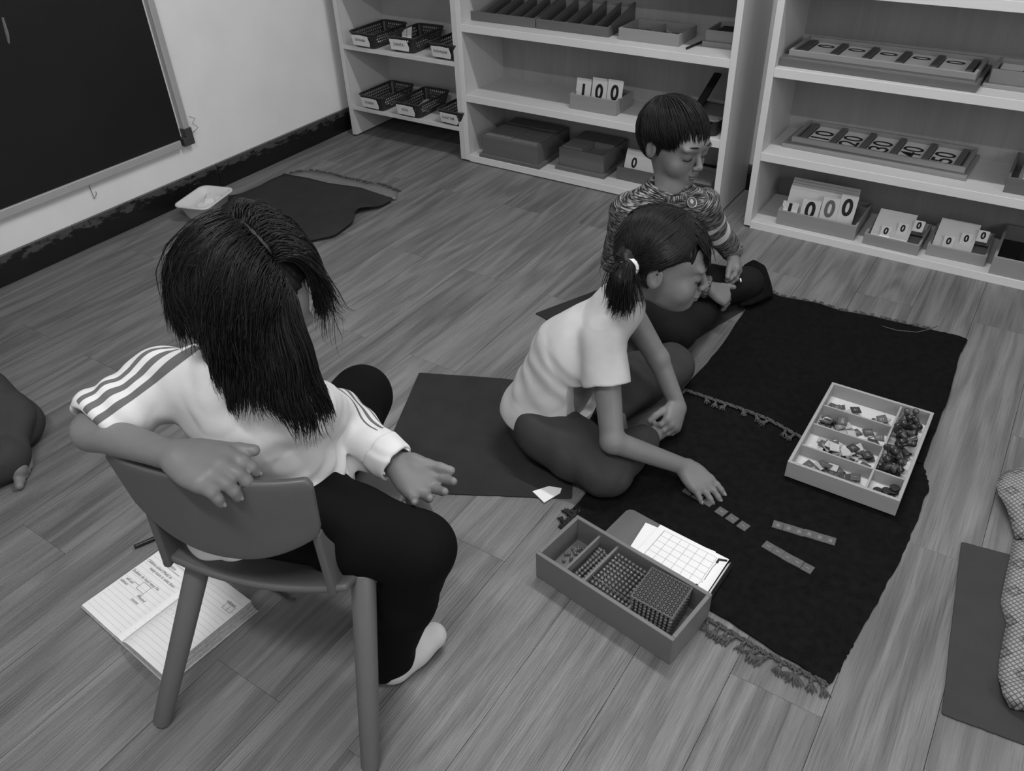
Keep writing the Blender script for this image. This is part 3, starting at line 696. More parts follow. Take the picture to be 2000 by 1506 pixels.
for L_ in range(4):
    if sq_t is None:
        sq_t = thing('bead_square', 'x', 'bead square'); sqb.build('beads', 'bead', sq_t, smooth=True)
        w_ = MB()
        for y in (-.036, .036): w_.tube([(-.050, y, .0046), (.050, y, .0046)], .0009, 5)
        w_.build('cross_wire', 'chrome', sq_t); o = sq_t
    else: o = dup(sq_t)
    o.location = bxw(.0 + .002, [-.006, .012, -.004, .002][L_], .0145+.0135*L_); o.rotation_euler = (.015*L_, .02*(L_-1), bz+[.02, -.05, .04, -.015][L_])
    o['label'] = ['lowest', 'second lowest', 'second highest', 'topmost'][L_]+' hundred-bead square of the stack in the bead box'; o['group'] = 'hundred-bead squares in the bead box'
cbc = [P(1263, 1114, .078), P(1346, 1154, .078), P(1312, 1215, .078), P(1232, 1176, .078)]
cx, cy = sum(q[0] for q in cbc)/4, sum(q[1] for q in cbc)/4; ca = math.atan2(cbc[1][1]-cbc[0][1], cbc[1][0]-cbc[0][0])
cu_ = thing('bead_cube', 'thousand-bead cube with a ring-marked top at the near end of the bead box', 'bead cube', (cx-.002, cy, .0), ca); cu_.rotation_euler = (-.05, .05, ca)
MB().box((0, 0, .048), (.084, .084, .074)).build('cube_core', 'disc', cu_)
MB().box((0, 0, .0865), (.094, .096, .0025)).build('top_plate', 'tile', cu_, .001)
mb = MB(); mr = MB()
for a in range(10):
    for z in range(8):
        for (ux, uy) in ((1, 0), (-1, 0), (0, 1), (0, -1)):
            x = (a-4.5)*.0092; bead_geo(mb, (ux*.0425 if ux else x, uy*.0425 if uy else x, .014+z*.0092), .0044, 6)
    for c_ in range(10):
        x, y = (a-4.5)*.0088, (c_-4.5)*.0090
        mr.tube([(x+.0030*math.cos(t), y+.0030*math.sin(t), .0884) for t in np.linspace(0, 2*PI, 9)], .0009, 4, False)
tag(mb.build('side_beads', 'bead', cu_, smooth=True), kind='stuff'); tag(mr.build('bead_rings', 'rubber', cu_), kind='stuff')
# ------------------------------------------------------------------ clipboard with paper grids
cl = thing('clipboard', 'brown hardboard clipboard with squared paper beside the bead box', 'clipboard', (-.431, 1.162, RZ+.001), math.radians(-7.6))
mb = MB().prism([(x, y) for x, y, _ in rrect(.262, .155, .016, 0)], 0, .0032); mb.build('board', 'clipwood', cl, .0008)
def sheet(lab, a, b_, c, d, z, gx=6, gy=5, grid=True):
    q = [np.array(P(*p, z)) for p in (a, b_, c, d)]; ctr = sum(q)/4
    r = thing('paper_sheet', lab, 'paper', tuple(ctr))
    MB().prism([tuple((p-ctr)[:2]) for p in q], -.0006, .0006).build('sheet', 'paper', r)
    if grid:
        def g(u, v): p = q[0]*(1-u)*(1-v)+q[3]*u*(1-v)+q[2]*u*v+q[1]*(1-u)*v-ctr; return (p[0], p[1], .0008)
        mb = MB(); mf = MB(); U0, U1, V0, V1 = .10, .86, .10, .90
        for i in range(gx+1): u = U0+(U1-U0)*i/gx; mb.tube([g(u, V0), g(u, V1)], .00035, 4)
        for j in range(gy+1): v = V0+(V1-V0)*j/gy; mb.tube([g(U0, v), g(U1, v)], .00035, 4)
        mf.tube([g(U0, V0), g(U0, V1), g(U1, V1)], .0006, 4)
        mb.build('printed_grid', 'pencil_ink', r); mf.build('printed_frame', 'ink2', r)
    return r
sheet('white sheet fanned out beneath the squared sheet on the clipboard', (1261, 1021), (1227, 1074), (1352, 1146), (1398, 1078), RZ+.0055, grid=False)
sheet('white squared sheet on top of the clipboard with an empty grid', (1290, 1025), (1240, 1080), (1378, 1163), (1424, 1093), RZ+.0075)
c0, c1_ = np.array(P(1424, 1103, .013)), np.array(P(1384, 1163, .013)); ctr = (c0+c1_)/2; ln = np.linalg.norm(c0-c1_); an = math.atan2(c0[1]-c1_[1], c0[0]-c1_[0])
ck = MB(); ck.add([(-ln/2, -.009, 0), (ln/2, -.009, 0), (ln/2, .004, .0), (-ln/2, .004, 0), (-ln/2, -.003, .011), (ln/2, -.003, .011)], [(3, 2, 1, 0), (0, 1, 5, 4), (2, 3, 4, 5), (0, 4, 3), (1, 2, 5)])
clip_p = thing('clip_dummy', 'x', 'x'); bpy.data.objects.remove(clip_p)
inv = cl.matrix_basis.inverted() if False else (Matrix.Translation(cl.location) @ Matrix.Rotation(cl.rotation_euler.z, 4, 'Z')).inverted()
def to_cl(v): return inv @ Vector(v)
def child_world(mb, name, mat, bevel=0, smooth=False):
    mb.v = [tuple(to_cl(v)) for v in mb.v]; return mb.build(name, mat, cl, bevel, smooth)
Rz = Matrix.Rotation(an, 3, 'Z'); ck.v = [tuple(Vector(ctr)+Rz@Vector(v)) for v in ck.v]
o = child_world(ck, 'clip_lever', 'chrome', .001); o['label'] = 'shiny metal clip lever'
wr = MB().tube([P(1405, 1095, .012), P(1392, 1108, .013), P(1376, 1132, .013), P(1366, 1143, .012)], .0014, 6); child_world(wr, 'clip_wire', 'chrome', smooth=True)
for (a, b_, c) in (((1400, 1100), (1404, 1093), (1420, 1096)), ((1360, 1142), (1364, 1151), (1375, 1156))):
    wr = MB().tube([P(*a, .013), P(*b_, .0145), P(*c, .013)], .0030, 7); o = child_world(wr, 'clip_end', 'rubber', smooth=True); o['label'] = 'black rubber end of the clip wire'
# ------------------------------------------------------------------ counter tiles on the rug
tile_proto = {}
def counter(x, y, z, rz, digit, label, group=None, mat='tile', rx=0, ry=0, s=1.0, dmat='digit'):
    key = (digit, mat, dmat)
    if key not in tile_proto:
        r = thing('counter_tile', label, 'tile'); MB().box((0, 0, 0), (.0235, .0235, .0034)).build('tile_body', mat, r, .0006)
        if digit: text('digit', digit, .0108, dmat, r, (0, 0, .0018), (0, 0, 0), ext=.0001, bold=.0001)
        tile_proto[key] = r
    else: r = dup(tile_proto[key])
    r['label'] = label
    if group: r['group'] = group
    elif 'group' in r: del r['group']
    r.location = (x, y, z); r.rotation_euler = (rx, ry, rz); r.scale = (s, s, 1); return r
def row(p0, p1, n, digit, labs, grp, turn, jit=.001):
    a, b_ = np.array(P(*p0, RZ+.003)), np.array(P(*p1, RZ+.003)); an_ = math.atan2(b_[1]-a[1], b_[0]-a[0])
    for k in range(n):
        q = a+(b_-a)*k/(n-1)
        counter(q[0]+random.uniform(-jit, jit), q[1]+random.uniform(-jit, jit), RZ+.0022+.0006*(k % 2), an_+turn+random.uniform(-.06, .06), digit, labs[k], grp)
ord_ = ['first', 'second', 'third', 'fourth', 'fifth', 'sixth']
row((1520, 1026), (1622, 1056), 6, '10', [o_+' from the left of the six 10 tiles in the upper row on the rug' for o_ in ord_], 'row of six 10 tiles', -PI/2)
row((1501, 1067), (1577, 1110), 5, '1', [o_+' from the left of the five 1 tiles in the lower row on the rug' for o_ in ord_], 'row of five 1 tiles', PI/2)
row((1409, 1000), (1452, 1028), 3, '1', ['tile nearest the reaching hand in the free row of three', 'middle tile of the free row of three below the hand', 'tile furthest from the hand in the free row of three'], 'row of tiles beyond the hand', PI/2)
row((1345, 958), (1384, 981), 3, '1', ['tile furthest left under the reaching fingertips', 'middle tile under the reaching fingertips', 'right tile peeking out below the reaching fingertips'], 'tiles under the fingertips', PI/2)
# ------------------------------------------------------------------ stamp box
SX, SY, SZ = -.148, 1.733, .0118
SB = thing('stamp_box', 'pale six-part wooden box of tiles and skittles on the black rugs', 'box', (SX, SY, SZ), 0)
sw, sd, sh, st = .258, .372, .048, .008
ydiv = [P(1609, 792, .05)[1]-SY, P(1589, 828, .05)[1]-SY, P(1566, 869, .05)[1]-SY]
xdiv = .052
ysk = ydiv[2]
open_box(SB, sw, sd, sh, st, 'stamp_box', [('x', xdiv, -sd/2+st, sd/2-st, .034)]+[('y', yy, -sw/2+st, xdiv, .032) for yy in ydiv]+[('y', ysk, xdiv, sw/2-st, .032)])
yb = [sd/2-st]+ydiv+[-sd/2+st]
cnames = ['back compartment', 'second compartment', 'third compartment', 'front compartment']
for ci, cnt in enumerate((17, 26, 26, 22)):
    hi, lo = yb[ci], yb[ci+1]; placed = []
    for k in range(cnt):
        if ci == 0: x = random.choice([random.gauss(.0, .022), random.gauss(.02, .02), random.gauss(-.07, .018)])
        elif ci == 3: x = random.choice([random.gauss(-.06, .016), random.gauss(.015, .018)])
        else: x = random.uniform(-sw/2+.028, xdiv-.018)
        x = min(max(x, -sw/2+st+.016), xdiv-.016); y = random.uniform(lo+.018, hi-.018) if ci else random.uniform(lo+.016, lo+.045)
        lay = sum(1 for a, b_ in placed if abs(a-x) < .017 and abs(b_-y) < .017); lay = min(lay, 5); placed.append((x, y))
        fl = random.random() < .45
        mat_ = random.choices(['tile', 'tile_l', 'tile_d'], [3, 3.2, 2])[0]
        dg = {'tile': ['1', '10', '100', '10'][3-ci], 'tile_l': None, 'tile_d': ['1', '10', '100', '10'][3-ci]}[mat_]
        counter(SX+x, SY+y, SZ+st+.003+.0042*lay, random.uniform(0, 6.28), dg, 'small square counter tile heaped in the '+cnames[ci]+' of the six-part box', 'tiles in the '+cnames[ci]+' of the six-part box', mat_,
                0 if fl else random.uniform(-.4, .4), 0 if fl else random.uniform(-.5, .5))
sk_t = []
prof = [(.0, 0), (.0115, 0), (.0115, .003), (.0085, .008), (.0065, .017), (.0045, .025), (.0040, .029), (.0070, .032), (.0085, .037), (.0070, .042), (.003, .0445), (0, .045)]
for mt in ('skittle', 'skittle_l'):
    r = thing('skittle', 'x', 'skittle'); r.location = (SX+xdiv+.035, SY+.03, SZ+.03)
    MB().lathe(prof[:6], 14).build('skittle_body', mt, r, smooth=True); MB().lathe(prof[5:], 14).build('skittle_head', mt, r, smooth=True); sk_t.append(r)
x0_, x1_ = xdiv+.016, sw/2-st-.016; y0_, y1_ = ysk+.02, sd/2-st-.018; placed = []
for k in range(34):
    x, y = random.uniform(x0_, x1_), random.uniform(y0_, y1_)
    lay = min(2, sum(1 for a, b_ in placed if (a-x)**2+(b_-y)**2 < .017**2)); placed.append((x, y))
    src = sk_t[0] if random.random() < .75 else sk_t[1]
    o = src if k < 1 else (sk_t[1] if k == 1 else dup(src))
    tilt = random.uniform(1.2, 1.75) if random.random() < .7 else random.uniform(-.4, .4); az = random.uniform(0, 6.28)
    d_ = Vector((math.sin(tilt)*math.cos(az), math.sin(tilt)*math.sin(az), math.cos(tilt)))
    L2 = .022; cx_ = min(max(x-d_.x*L2, x0_-.004), x1_+.004); cy_ = min(max(y-d_.y*L2, y0_-.004), y1_+.006)
    o.location = (SX+cx_, SY+cy_, SZ+st+.010+.013*lay); o.rotation_euler = (0, tilt, az)
    o['label'] = 'dark glossy skittle heaped in the long right-hand compartment'; o['group'] = 'skittles in the six-part box'
dl = [P(1714, 960, .02), P(1738, 969, .02), P(1731, 962, .022), P(1748, 961, .026), P(1748, 954, .032)]
for k, q in enumerate(dl):
    o = MB().lathe([(0, 0), (.0105, 0), (.0115, .0008), (.0115, .0042), (.0105, .005), (0, .005)], 18).build('counter_disc', 'disc', None, smooth=False)
    o.location = (min(q[0], SX+sw/2-st-.013), max(q[1], SY-sd/2+st+.013), SZ+st+.0003+[0, 0, .0052, .0056, .0108][k]); o.rotation_euler = (0, 0, 0)
    tag(o, ['left dark round disc lying flat in the front right corner compartment', 'front dark round disc touching the rim of the corner compartment', 'dark disc lapping over the flat ones in the corner compartment', 'lower disc of the leaning pair in the corner compartment', 'topmost dark disc in the corner compartment'][k], 'disc', 'dark discs in the corner compartment')
# ------------------------------------------------------------------ notebook, pens
NB = thing('notebook', 'open lined notebook with handwriting on the floor under the chair', 'notebook', (-1.417, .385, .001), math.radians(-4))
Wp, Hp = .158, .215
MB().box((Wp, Hp/2, .0012), (2*Wp+.006, Hp+.006, .0022)).build('cover', 'page_edge', NB, .0008)
MB().box((Wp/2, Hp/2, .0045), (Wp, Hp, .005)).build('page_block', 'page_edge', NB)
def page(zf, x0, x1, name):
    vs = []; fs = []; nx, ny = 14, 3
    for j in range(ny+1):
        for i in range(nx+1): u = i/nx; vs.append((x0+(x1-x0)*u, Hp*j/ny, zf(u)))
    for j in range(ny):
        for i in range(nx): a = j*(nx+1)+i; fs.append((a, a+1, a+nx+2, a+nx+1))
    return MB().add(vs, fs).build(name, 'page', NB, smooth=True)
zl = lambda u: .0076+.003*math.exp(-((u-.93)/.1)**2)-.004*max(0, u-.95)/.05
zr = lambda u: .0076+.0235*(1-math.exp(-u*7))
for q in range(3):
    us = np.linspace(0, 1, 12); f0, f1 = q/3+.02, (q+1)/3-.02; n_ = len(us); W2 = Wp-.006+.004*(2-q)*.6
    b0 = [(Wp+W2*u, .0022+(zr(u)-.0030)*f0) for u in us]; b1 = [(Wp+W2*u, .0022+(zr(u)-.0030)*f1) for u in us]
    vs = [(x, yy, z) for yy in (.0005*q, Hp-.0005*q) for L_ in (b0, b1) for x, z in L_]; fs = []
    for i in range(n_-1):
        for (a_, c_) in ((0, 1), (2, 3)): fs.append((a_*n_+i, a_*n_+i+1, c_*n_+i+1, c_*n_+i))
        fs += [(i, 2*n_+i, 2*n_+i+1, i+1), (n_+i, n_+i+1, 3*n_+i+1, 3*n_+i)]
    fs += [(0, n_, 3*n_, 2*n_), (n_-1, 3*n_-1, 4*n_-1, 2*n_-1)]
    MB().add(vs, fs).build('page_block', 'page_edge', NB)
pl = page(zl, 0, Wp, 'left_page'); prg = page(zr, Wp, 2*Wp-.006, 'right_page')
for (pg, x0, zf, w_) in ((pl, 0, zl, Wp), (prg, Wp, zr, Wp-.006)):
    mb = MB()
    for k in range(17):
        y = .012+k*.0115
        mb.tube([(x0+w_*u, y, zf(u)+.0002) for u in np.linspace(.03, .97, 10)], .00018, 3, False)
    mb.build('ruled_line', 'pencil_ink', pg)
def hw(pg, s_, x, y, size=.0085, rz=0, zf=zl, x0=0):
    u = (x-x0)/Wp; text('handwriting', s_, size, 'pencil_ink', pg, (x, y, zf(min(max(u, 0), 1))+.0006), (0, 0, rz), shear=.25, sx=.9, align='LEFT')
for s_, x, y, sz in (('through the ...', .07, .197, .009), ('Question', .045, .178, .011), ('Children asked (Math) to', .004, .158, .010), ('many more in solve them', .030, .147, .010),
                     ('Students do bead many No', .002, .122, .010), ('add and', .012, .100, .009), ('subtract', .004, .090, .009), ('Wanted', .075, .086, .010), ('Lesson', .072, .074, .010)): hw(pl, s_, x, y, sz)
for s_, x, y, sz in (('Preparation BLC in', Wp+.012, .178, .010), ('the some subtraction Strip Board', Wp+.006, .160, .009), ('add', Wp+.004, .140, .009), ('me', Wp+.040, .100, .011), ('subtract', Wp+.110, .186, .009)): hw(prg, s_, x, y, sz, zf=zr, x0=Wp)
mb = MB().tube([(.042, .171, .0085), (.105, .171, .0085)], .0004, 4)
MB().tube([(.0, .188, .0085), (.12, .188, .0085)], .0004, 4).build('drawn_line', 'ink2', pl); mb.build('drawn_line', 'ink2', pl); mb = MB()
for (x, y, w_, h_) in ((.055, .096, .028, .020),): mb.tube([(x, y, .0085), (x+w_, y, .0085), (x+w_, y+h_, .0085), (x, y+h_, .0085), (x, y, .0085)], .0004, 4).tube([(x-.02, y+.008, .0085), (x, y+.008, .0085)], .0004, 4).tube([(x+w_, y-.01, .0085), (x+w_, y, .0085)], .0004, 4)
mb.build('drawn_line', 'ink2', pl)
mb = MB()
for (x, y) in ((Wp+.030, .132), (Wp+.115, .168)):
    mb = MB()
    for dx_ in (0, .013): mb.tube([(x+dx_, y, .032), (x+dx_+.013, y, .032), (x+dx_+.013, y+.014, .032), (x+dx_, y+.014, .032), (x+dx_, y, .032)], .0004, 4)
    mb.build('drawn_box', 'ink2', prg)
a, b_ = Vector(P(262, 1068, .006)), Vector(P(345, 1033, .006)); an_ = math.atan2(b_.y-a.y, b_.x-a.x)
s = thing('pen', 'black pen on the floor at the top left corner of the notebook', 'pen', (a.x, a.y, .0056), an_)
MB().tube([(0, 0, 0), (.004, 0, 0), (.11, 0, 0), (.125, 0, 0)], [.0045, .0052, .0052, .003], 10).build('barrel', 'pen', s, smooth=True)
o = MB().tube([(.006, 0, .0056), (.030, 0, .0058)], .0012, 5).build('pocket_clip', 'corner', s); MB().tube([(.125, 0, 0), (.14, 0, 0)], [.003, .0006], 8).build('tip', 'corner', s)
a, b_ = Vector(P(512, 1134, .005)), Vector(P(570, 1168, .005)); an_ = math.atan2(b_.y-a.y, b_.x-a.x)
s = thing('pencil', 'thick grey pencil on the floor right of the notebook under the chair', 'pencil', (a.x, a.y, .0052), an_)
MB().tube([(-.06, 0, 0), (.085, 0, 0)], .0048, 6).build('shaft', 'pencil', s); MB().tube([(.085, 0, 0), (.098, 0, 0)], [.0048, .0044], 6).build('end_cap', 'tile', s)
MB().tube([(-.06, 0, 0), (-.078, 0, 0)], [.0048, .0006], 6).build('tip', 'box', s)
# ------------------------------------------------------------------ patterned cloth at the right edge
m, t, b = newmat('woven_lattice_cloth'); b.inputs['Roughness'].default_value = .85; b.inputs['Specular IOR Level'].default_value = .1
tc = N(t, 'ShaderNodeTexCoord'); mp = N(t, 'ShaderNodeMapping'); t.links.new(tc.outputs['UV'], mp.inputs[0]); mp.inputs['Rotation'].default_value = (0, 0, .78)
sp = N(t, 'ShaderNodeSeparateXYZ'); t.links.new(mp.outputs[0], sp.inputs[0])
def saw(x, f): return mathn(t, 'ABSOLUTE', mathn(t, 'SUBTRACT', mathn(t, 'FRACT', mathn(t, 'MULTIPLY', x, f)), .5))
lx, ly = saw(sp.outputs[0], 120), saw(sp.outputs[1], 120)
lat = mathn(t, 'GREATER_THAN', mathn(t, 'MAXIMUM', lx, ly), .36)
bx_, by_ = saw(sp.outputs[0], 17), saw(sp.outputs[1], 17)
dm = mathn(t, 'LESS_THAN', mathn(t, 'MAXIMUM', bx_, by_), .22); dm2 = mathn(t, 'LESS_THAN', mathn(t, 'MAXIMUM', bx_, by_), .09); dmr = mathn(t, 'SUBTRACT', dm, dm2)
k = mathn(t, 'SUBTRACT', .36, mathn(t, 'MULTIPLY', lat, .22)); k = mathn(t, 'SUBTRACT', k, mathn(t, 'MULTIPLY', dmr, .12))
k = mathn(t, 'MAXIMUM', k, .07)
t.links.new(k, b.inputs['Base Color']); bump(t, b, lat, .3, .001); M['lattice'] = m
def uvloft(*a, **k):
    o = loft(*a, **k); me = o.data; uv = me.uv_layers.new(name='UVMap'); co = np.array([v.co[:] for v in me.vertices])
    for l in me.loops: v = co[l.vertex_index]; uv.data[l.index].uv = (v[0]+.25*v[2], v[1]+.4*v[2])
    return o
cr = thing('patterned_cloth', 'pale lattice-patterned cloth spread over the grey mat at the right edge', 'cloth')
EX = .62
A_ = [P(1978, 1056), P(1960, 1140), P(1952, 1180), P(1963, 1222), P(1950, 1290), P(1946, 1340), P(1950, 1368), P(1968, 1392), P(1995, 1392)]
B_ = [(EX, 1.62), (EX, 1.50), (EX, 1.45), (EX, 1.38), (EX, 1.30), (EX, 1.25), (EX, 1.2), (EX, 1.16), (EX, 1.14)]
uvloft(A_, B_, 40, 24, lambda u, v: .006+.13*(1-math.exp(-v*2.2))+.010*math.sin(14*u+5*v)*min(1, v*4)+.016*max(0, math.sin((u-.80)*18))*(u > .80)*(1-v), 'cloth_body', 'lattice', cr, thick=.0015)
A2 = [P(1965, 926), P(1948, 942), P(1937, 962), P(1940, 985), P(1957, 1010), P(1970, 1040), P(1980, 1060)]
B2_ = [(EX, 1.95), (EX, 1.90), (EX, 1.85), (EX, 1.80), (EX, 1.75), (EX, 1.68), (EX, 1.62)]
uvloft(A2, B2_, 30, 24, lambda u, v: .012+.15*(1-math.exp(-v*2.6))+.022*math.sin(PI*u)*math.exp(-v*5)+.008*math.sin(11*u+4*v)*min(1, v*4), 'cloth_flap', 'lattice', cr, thick=.0015)
# ------------------------------------------------------------------ chair
th = math.radians(20.5); u_off = 0.0
co_ = np.array([-.87, .53]); wv = np.array([math.cos(th), math.sin(th)]); nv_ = np.array([-math.sin(th), math.cos(th)]); cpos = co_+wv*u_off
CH = thing('child_chair', 'grey moulded plastic child chair with slanting round legs', 'chair', (cpos[0], cpos[1], 0), th)
def shell(nu, nv, fn, name, thick, sub=1, parent=CH, mat='chair', bev=0):
    vs = [fn(i/nu*2-1, j/nv) for j in range(nv+1) for i in range(nu+1)]; fs = [(j*(nu+1)+i, j*(nu+1)+i+1, (j+1)*(nu+1)+i+1, (j+1)*(nu+1)+i) for j in range(nv) for i in range(nu)]
    o = MB().add(vs, fs).build(name, mat, parent, smooth=True); s = o.modifiers.new('s', 'SOLIDIFY'); s.thickness = thick; s.offset = 0
    bv = o.modifiers.new('b', 'BEVEL'); bv.width = thick*.42; bv.segments = 3; bv.limit_method = 'ANGLE'
    return o
def backf(u, v):
    # v 0 bottom .. 1 top ; widest near the top, cut-in lower corners
    z = .425+.175*v; hw_ = .158+.014*v
    if v > .88: hw_ -= .008*((v-.88)/.12)**2
    if v < .22: hw_ -= .012*((.22-v)/.22)**2
    x = u*hw_-.040+.012*(1-v)*.5; bulge = (1-u*u)
    z += .048*(abs(u)**2.2)*(1-v)          # lower edge curves up to the sides
    y = -.050-.018*bulge+.012*abs(u)**3-.004*v
    return (x, y, z)
shell(24, 10, backf, 'backrest', .014)
def seatf(u, v):
    hw_ = .162+.012*math.sin(PI*min(1, v*1.1)); x = u*hw_-.02*(1-v); y = -.040-.014*(1-u*u)*(1-v)**2+v*.330
    z = .332+.010*u*u-.006*(1-u*u)+.010*max(0, (.18-v)/.18)**1.6-.02*max(0, v-.85)/.15
    return (x, y, z)
seat = shell(20, 20, seatf, 'seat', .014)
for s in (-1, 1):
    # side web joining seat and back
    def webf(u, v, s=s):
        a = (u+1)/2; x = s*(.148-.006*v)-.034+.004*s; y = -.048+(.085*(1-v)**1.5+.018)*a+.004*v; z = .336+.140*v
        return (x, y, z)
    shell(4, 8, webf, 'side_web', .014)
for (sx, sy) in ((-1, -1), (1, -1), (-1, 1), (1, 1)):
    tx, ty = sx*.150, (.010 if sy < 0 else .235); bx2, by2 = (-.242 if sx < 0 else .175), (-.150 if sy < 0 else .33)
    MB().tube([(tx, ty, .338), (bx2*.5+tx*.5, by2*.5+ty*.5, .17), (bx2, by2, .004)], [.0215, .0195, .0165], 20).build('leg', 'chair_leg', CH, .003, smooth=True)
MB().box((0, .13, .318), (.24, .20, .018)).build('seat_frame', 'chair', CH, .006)
# ================================================================== PEOPLE: smooth-blended distance fields meshed by surface nets
def V3(*a): return np.array(a, float)
def nrm(v): v = np.array(v, float); return v/np.linalg.norm(v)
def frame(f, up=(0, 0, 1), roll=0):
    """columns: right, forward, up"""
    f = nrm(f); r = nrm(np.cross(f, up)); u = np.cross(r, f)
    if roll: r, u = r*math.cos(roll)+u*math.sin(roll), u*math.cos(roll)-r*math.sin(roll)
    return np.stack([r, f, u], 1)
class Field:
    def __init__(s, lo, hi, res):
        s.lo = np.array(lo, float); s.res = res; s.n = np.ceil((np.array(hi)-s.lo)/res).astype(int)+1
        s.v = np.full(s.n, .05, np.float32); s.ax = [(s.lo[i]+res*np.arange(s.n[i])).astype(np.float32) for i in range(3)]
    def sub(s, lo, hi):
        a = np.clip(np.floor((np.array(lo)-s.lo)/s.res).astype(int), 0, s.n); b = np.clip(np.ceil((np.array(hi)-s.lo)/s.res).astype(int)+1, 0, s.n)
        sl = tuple(slice(a[i], b[i]) for i in range(3))
        return sl, s.ax[0][sl[0]][:, None, None], s.ax[1][sl[1]][None, :, None], s.ax[2][sl[2]][None, None, :]
    def put(s, sl, d, k, op):
        a = s.v[sl]
        if op == 'u': h = np.maximum(k-np.abs(a-d), 0)/k if k > 0 else 0; s.v[sl] = np.minimum(a, d)-(h*h*k/4 if k > 0 else 0)
        elif op == 's': d = -d; h = np.maximum(k-np.abs(a-d), 0)/k if k > 0 else 0; s.v[sl] = np.maximum(a, d)+(h*h*k/4 if k > 0 else 0)
        return s
    def cone(s, a, b, ra, rb, k=.01, op='u', off=0, flat=None):
        a = np.array(a, float); b = np.array(b, float); ra += off; rb += off; R = max(ra, rb)+k+.006
        sl, X, Y, Z = s.sub(np.minimum(a, b)-R, np.maximum(a, b)+R); ab = b-a; L2 = max(float(ab@ab), 1e-9)
        t = np.clip(((X-a[0])*ab[0]+(Y-a[1])*ab[1]+(Z-a[2])*ab[2])/L2, 0, 1)
        dx, dy, dz = X-a[0]-ab[0]*t, Y-a[1]-ab[1]*t, Z-a[2]-ab[2]*t
        q = dx*dx+dy*dy+dz*dz
        if flat is not None:      # flatten along a direction: (vector, factor>1)
            n, fa = flat; n = nrm(n); pr = dx*n[0]+dy*n[1]+dz*n[2]; q = q+(fa*fa-1)*pr*pr
        d = np.sqrt(q)-(ra+(rb-ra)*t)
        return s.put(sl, d.astype(np.float32), k, op)
    def chain(s, pts, rs, k=.01, op='u', off=0, flat=None):
        for i in range(len(pts)-1): s.cone(pts[i], pts[i+1], rs[i], rs[i+1], k, op, off, flat)
        return s
    def ell(s, c, r, F=None, k=.01, op='u', off=0):
        c = np.array(c, float); r = np.array(r, float)+off; R = r.max()+k+.006
        sl, X, Y, Z = s.sub(c-R, c+R); x, y, z = X-c[0], Y-c[1], Z-c[2]
        if F is not None: x, y, z = (x*F[0, i]+y*F[1, i]+z*F[2, i] for i in range(3))
        k0 = np.sqrt((x/r[0])**2+(y/r[1])**2+(z/r[2])**2); k1 = np.sqrt((x/r[0]**2)**2+(y/r[1]**2)**2+(z/r[2]**2)**2)+1e-6
        return s.put(sl, (k0*(k0-1)/k1).astype(np.float32), k, op)
    def plane(s, c, n, op='s', k=.004, lo=None, hi=None):
        """remove everything on the +n side of the plane, inside an optional box"""
        n = nrm(n); sl, X, Y, Z = s.sub(s.lo if lo is None else lo, s.lo+s.n*s.res if hi is None else hi)
        d = -((X-c[0])*n[0]+(Y-c[1])*n[1]+(Z-c[2])*n[2]); return s.put(sl, d.astype(np.float32), k, op)
    def custom(s, c, R, F, fn, k=.004, op='u'):
        c = np.array(c, float); sl, X, Y, Z = s.sub(c-R, c+R); x, y, z = X-c[0], Y-c[1], Z-c[2]
        x, y, z = (x*F[0, i]+y*F[1, i]+z*F[2, i] for i in range(3)); return s.put(sl, fn(x, y, z).astype(np.float32), k, op)
    def disp(s, fn, lo=None, hi=None):
        sl, X, Y, Z = s.sub(s.lo if lo is None else lo, s.lo+s.n*s.res if hi is None else hi); s.v[sl] += fn(X, Y, Z).astype(np.float32); return s
    def mesh(s):
        V = s.v; V[0] = V[-1] = .05; V[:, 0] = V[:, -1] = .05; V[:, :, 0] = V[:, :, -1] = .05
        I = V < 0; nx, ny, nz = V.shape
        cnt = np.zeros((nx-1, ny-1, nz-1), np.uint8)
        for a in (0, 1):
            for b in (0, 1):
                for c in (0, 1): cnt += I[a:nx-1+a, b:ny-1+b, c:nz-1+c]
        act = np.argwhere((cnt > 0) & (cnt < 8)); del cnt
        idx = np.full((nx-1, ny-1, nz-1), -1, np.int32); idx[tuple(act.T)] = np.arange(len(act))
        corner = [(a, b, c) for a in (0, 1) for b in (0, 1) for c in (0, 1)]
        cv = np.stack([V[act[:, 0]+a, act[:, 1]+b, act[:, 2]+c] for a, b, c in corner], 1)
        acc = np.zeros((len(act), 3)); w = np.zeros(len(act))
        for i in range(8):
            for j in range(i+1, 8):
                if sum(abs(corner[i][q]-corner[j][q]) for q in range(3)) != 1: continue
                va, vb = cv[:, i], cv[:, j]; m_ = (va < 0) != (vb < 0); t = np.where(m_, va/np.where(m_, va-vb, 1), 0)
                pa, pb = np.array(corner[i], float), np.array(corner[j], float)
                acc += m_[:, None]*(pa+(pb-pa)*t[:, None]); w += m_
        P_ = s.lo+s.res*(act+acc/w[:, None]); faces = []
        for ax in range(3):
            sl0 = [slice(None)]*3; sl1 = [slice(None)]*3; sl0[ax] = slice(0, -1); sl1[ax] = slice(1, None)
            e = np.argwhere(I[tuple(sl0)] != I[tuple(sl1)]); b, c = (ax+1) % 3, (ax+2) % 3
            e = e[(e[:, b] > 0) & (e[:, c] > 0)]
            def ix(db, dc): q = e.copy(); q[:, b] += db; q[:, c] += dc; return idx[tuple(q.T)]
            q = np.stack([ix(-1, -1), ix(0, -1), ix(0, 0), ix(-1, 0)], 1); ins = I[tuple(e.T)]
            q[~ins] = q[~ins][:, ::-1]; faces.append(q)
        return P_, np.concatenate(faces)
